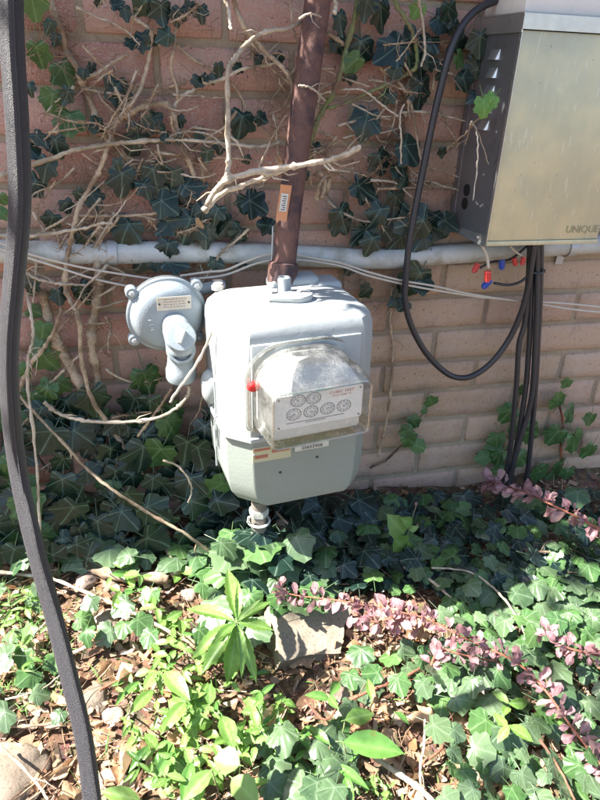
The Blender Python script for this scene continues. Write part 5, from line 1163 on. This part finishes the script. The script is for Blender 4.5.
bushy('glossy green plant with long pointed leaf at bottom centre', (275, 350, 690, 790), 18, 83, (16, 28), GLOSS, (.02, .05), extra=[
    (343, 742, 405, 751, .07, G_[2], .95), (345, 720, 375, 712, .07, O_[0], 1.2), (330, 745, 305, 722, .06, G_[0], .9), (330, 738, 322, 765, .05, G_[1], .9), (335, 765, 368, 785, .05, G_[0], .8), (310, 790, 340, 800, .05, O_[0], .8), (372, 700, 368, 678, .05, O_[2], .7), (395, 712, 410, 724, .05, G_[2], .8), (345, 775, 352, 800, .05, G_[1], .9)])
bushy('tiny leaved pale weed at the bottom between ivy and stick', (345, 405, 770, 812), 60, 84, (5, 9), OVAL, (.01, .035))
bushy('small leaved weed beside the slab right end', (250, 300, 690, 760), 40, 85, (8, 16), OVAL, (.015, .05))
bushy('fine leaved weed in the grass at left', (-20, 60, 585, 690), 54, 86, (8, 16), LANCE, (.015, .05))
bushy('yellow green weed at the right bottom corner', (500, 560, 690, 760), 12, 87, (18, 26), OVAL, (.04, .07))
bushy('leafy weed left of the serrated plant', (100, 200, 560, 640), 36, 88, (10, 22), OVAL+GLOSS[:1], (.02, .06))
# upright weed
wt = ground(386, 602, .02)
wd_ = empty('upright_weed', wt, label='slim upright weed with pale leaves right below the meter', cat='weed')
WP = [wt, at(397, 570, -.215), at(404, 548, -.21), at(411, 522, -.205), at(416, 506, -.20)]
wt_base = Vector((WP[1].x-.02, WP[1].y, gz(WP[1].x, WP[1].y))); wd_.location = wt_base; WP[0] = wt_base
vs, fs = tube_geo([p-wt_base for p in spline(WP, 5)], [.0016]*12+[.001]*9, 6); obj('stem', mesh('stem', vs, fs, MAT['bark_green']), wd_)
for (x, y, tx, ty, me, ws) in [(404, 534, 395, 522, OVAL[1], 1.6), (404, 548, 396, 540, OVAL[2], 1.7), (407, 540, 416, 560, LANCE[0], 1.0), (400, 560, 384, 566, LANCE[2], 1.2), (398, 566, 412, 556, OVAL[0], 1.3), (409, 530, 416, 528, OVAL[1], 1.3), (395, 580, 372, 594, GLOSS[2], 1.0), (412, 524, 404, 520, OVAL[0], 1.3)]:
    p0, p1 = at(x, y, -.215), at(tx, ty, -.225); d = p1-p0; L = d.length*1.15; obj('leaf', me, wd_, frame(p0-wt_base, d, (-.2, -.8, .6), L*ws, L, L))
for (x, y) in [(416, 504), (417, 526), (378, 577)]:
    b = B(); bm = bmesh.new(); bmesh.ops.create_icosphere(bm, subdivisions=2, radius=.0032); b.bm(bm); o = b.build('bud', MAT['pink'], wd_); o.location = at(x, y, -.205)-wt_base; o.scale = (1, 1, 1.5)
# single ivy leaves close to the camera side, large and lit
# grass
def grass():
    rr2 = random.Random(91); vs = []; fs = []; tint = []
    for i in range(520):
        px, py = (rr2.uniform(-60, 62), rr2.uniform(560, 710)) if i % 4 else (rr2.uniform(60, 600), rr2.uniform(620, 800))
        p = ground(px, py, 0); L = rr2.uniform(.025, .06); a = rr2.uniform(0, 2*PI); lean = rr2.uniform(.3, 1.3); wd = rr2.uniform(.0008, .0018)
        d = Vector((math.cos(a)*lean, math.sin(a)*lean, 1)).normalized(); sdv = d.cross(Vector((0, 0, 1))).normalized()*wd; b0 = len(vs)
        for k in range(4):
            t = k/3; c = p + d*L*t + Vector((0, 0, -lean*.35*L*t*t)); ww = (1-t*.9); vs += [c-sdv*ww, c+sdv*ww]
        fs += [[b0+2*k, b0+2*k+1, b0+2*k+3, b0+2*k+2] for k in range(3)]; tint += [rr2.random()]*8
    o = obj('grass', mesh('grass', vs, fs, MAT['grass'], attr={'tint': tint, 'vein': [0.0]*len(vs)})); tag(o, 'thin green grass blades at the left and among leaves', 'grass', kind='stuff')
grass()

# ------------------------------------------------------------------ unseen ivy above the frame, added to shade box and bricks
def shading_ivy():
    rr2 = random.Random(17); vs = []; fs = []; tint = []
    src = [(m, [v.co.copy() for v in m.vertices], [list(f.vertices) for f in m.polygons]) for m in IVY['ivy_dark'][:3]]
    def leaf(c, s):
        nonlocal vs, fs
        m, mv, mf = rr2.choice(src); a = rr2.gauss(0, .7)
        mt = frame(c, (math.sin(a), rr2.uniform(-.5, .1), -math.cos(a)), (rr2.gauss(0, .5), -1, rr2.uniform(0, .9)), s); b0 = len(vs)
        vs += [mt @ v for v in mv]; fs += [[q+b0 for q in f] for f in mf]; tint.extend([rr2.random()]*len(mv))
    for i in range(1500):
        x = rr2.uniform(-.22, .50); z = rr2.uniform(1.13, 1.95); y = -rr2.random()*(.25 if z > 1.2 else .14)
        leaf(Vector((x, y, z)), rr2.uniform(.035, .06))
    o = obj('ivy_mass', mesh('ivy_mass', vs, fs, MAT['ivy_dark'], attr={'tint': tint, 'vein': [0.0]*len(vs)})); tag(o, 'thick unseen ivy added above the view to shade the box', 'ivy', kind='stuff')
shading_ivy()

# ------------------------------------------------------------------ branch overhead, out of frame, that dapples the ground
def overhead():
    rr2 = random.Random(23); vs = []; fs = []; n_ = 0
    src = [([v.co.copy() for v in m.vertices], [list(f.vertices) for f in m.polygons], len(m.vertices)) for m in OVAL+LANCE[:1]]
    root = Vector((-1.9, -.9, 2.4)); tv, tf = tube_geo(spline([Vector((-4, -2.0, 0)), Vector((-3.6, -1.8, 1.6)), root, Vector((-1.2, -.6, 2.5)), Vector((-.7, -.35, 2.3))], 8), [.05*(1-i/36) for i in range(33)], 8)
    tr = empty('overhanging_tree', Vector((-4, -2.0, 0)), label='slim tree leaning over from the left, outside the view', cat='tree'); L0 = tr.location
    obj('trunk', mesh('trunk', [v-L0 for v in tv], tf, MAT['bark_brown']), tr)
    for c in range(8):
        g = Vector((rr2.uniform(-.25, .95), rr2.uniform(-.68, -.30), 0)); c0 = g + SUN*rr2.uniform(2.2, 3.0)
        for k in range(9):
            p = c0 + Vector((rr2.gauss(0, .05), rr2.gauss(0, .05), rr2.gauss(0, .05))); v, f, n = rr2.choice(src)
            m = frame(p, (rr2.gauss(0, 1), rr2.gauss(0, 1), rr2.gauss(-.4, .5)), (rr2.gauss(0, .5), rr2.gauss(0, .5), 1), rr2.uniform(.05, .09)); b0 = len(vs)
            vs += [m @ q - L0 for q in v]; fs += [[q+b0 for q in e] for e in f]
    o = obj('crown', mesh('crown', vs, fs, MAT['lance'], attr={'tint': [0.0]*len(vs), 'vein': [0.0]*len(vs)}), tr); o['kind'] = 'stuff'
overhead()
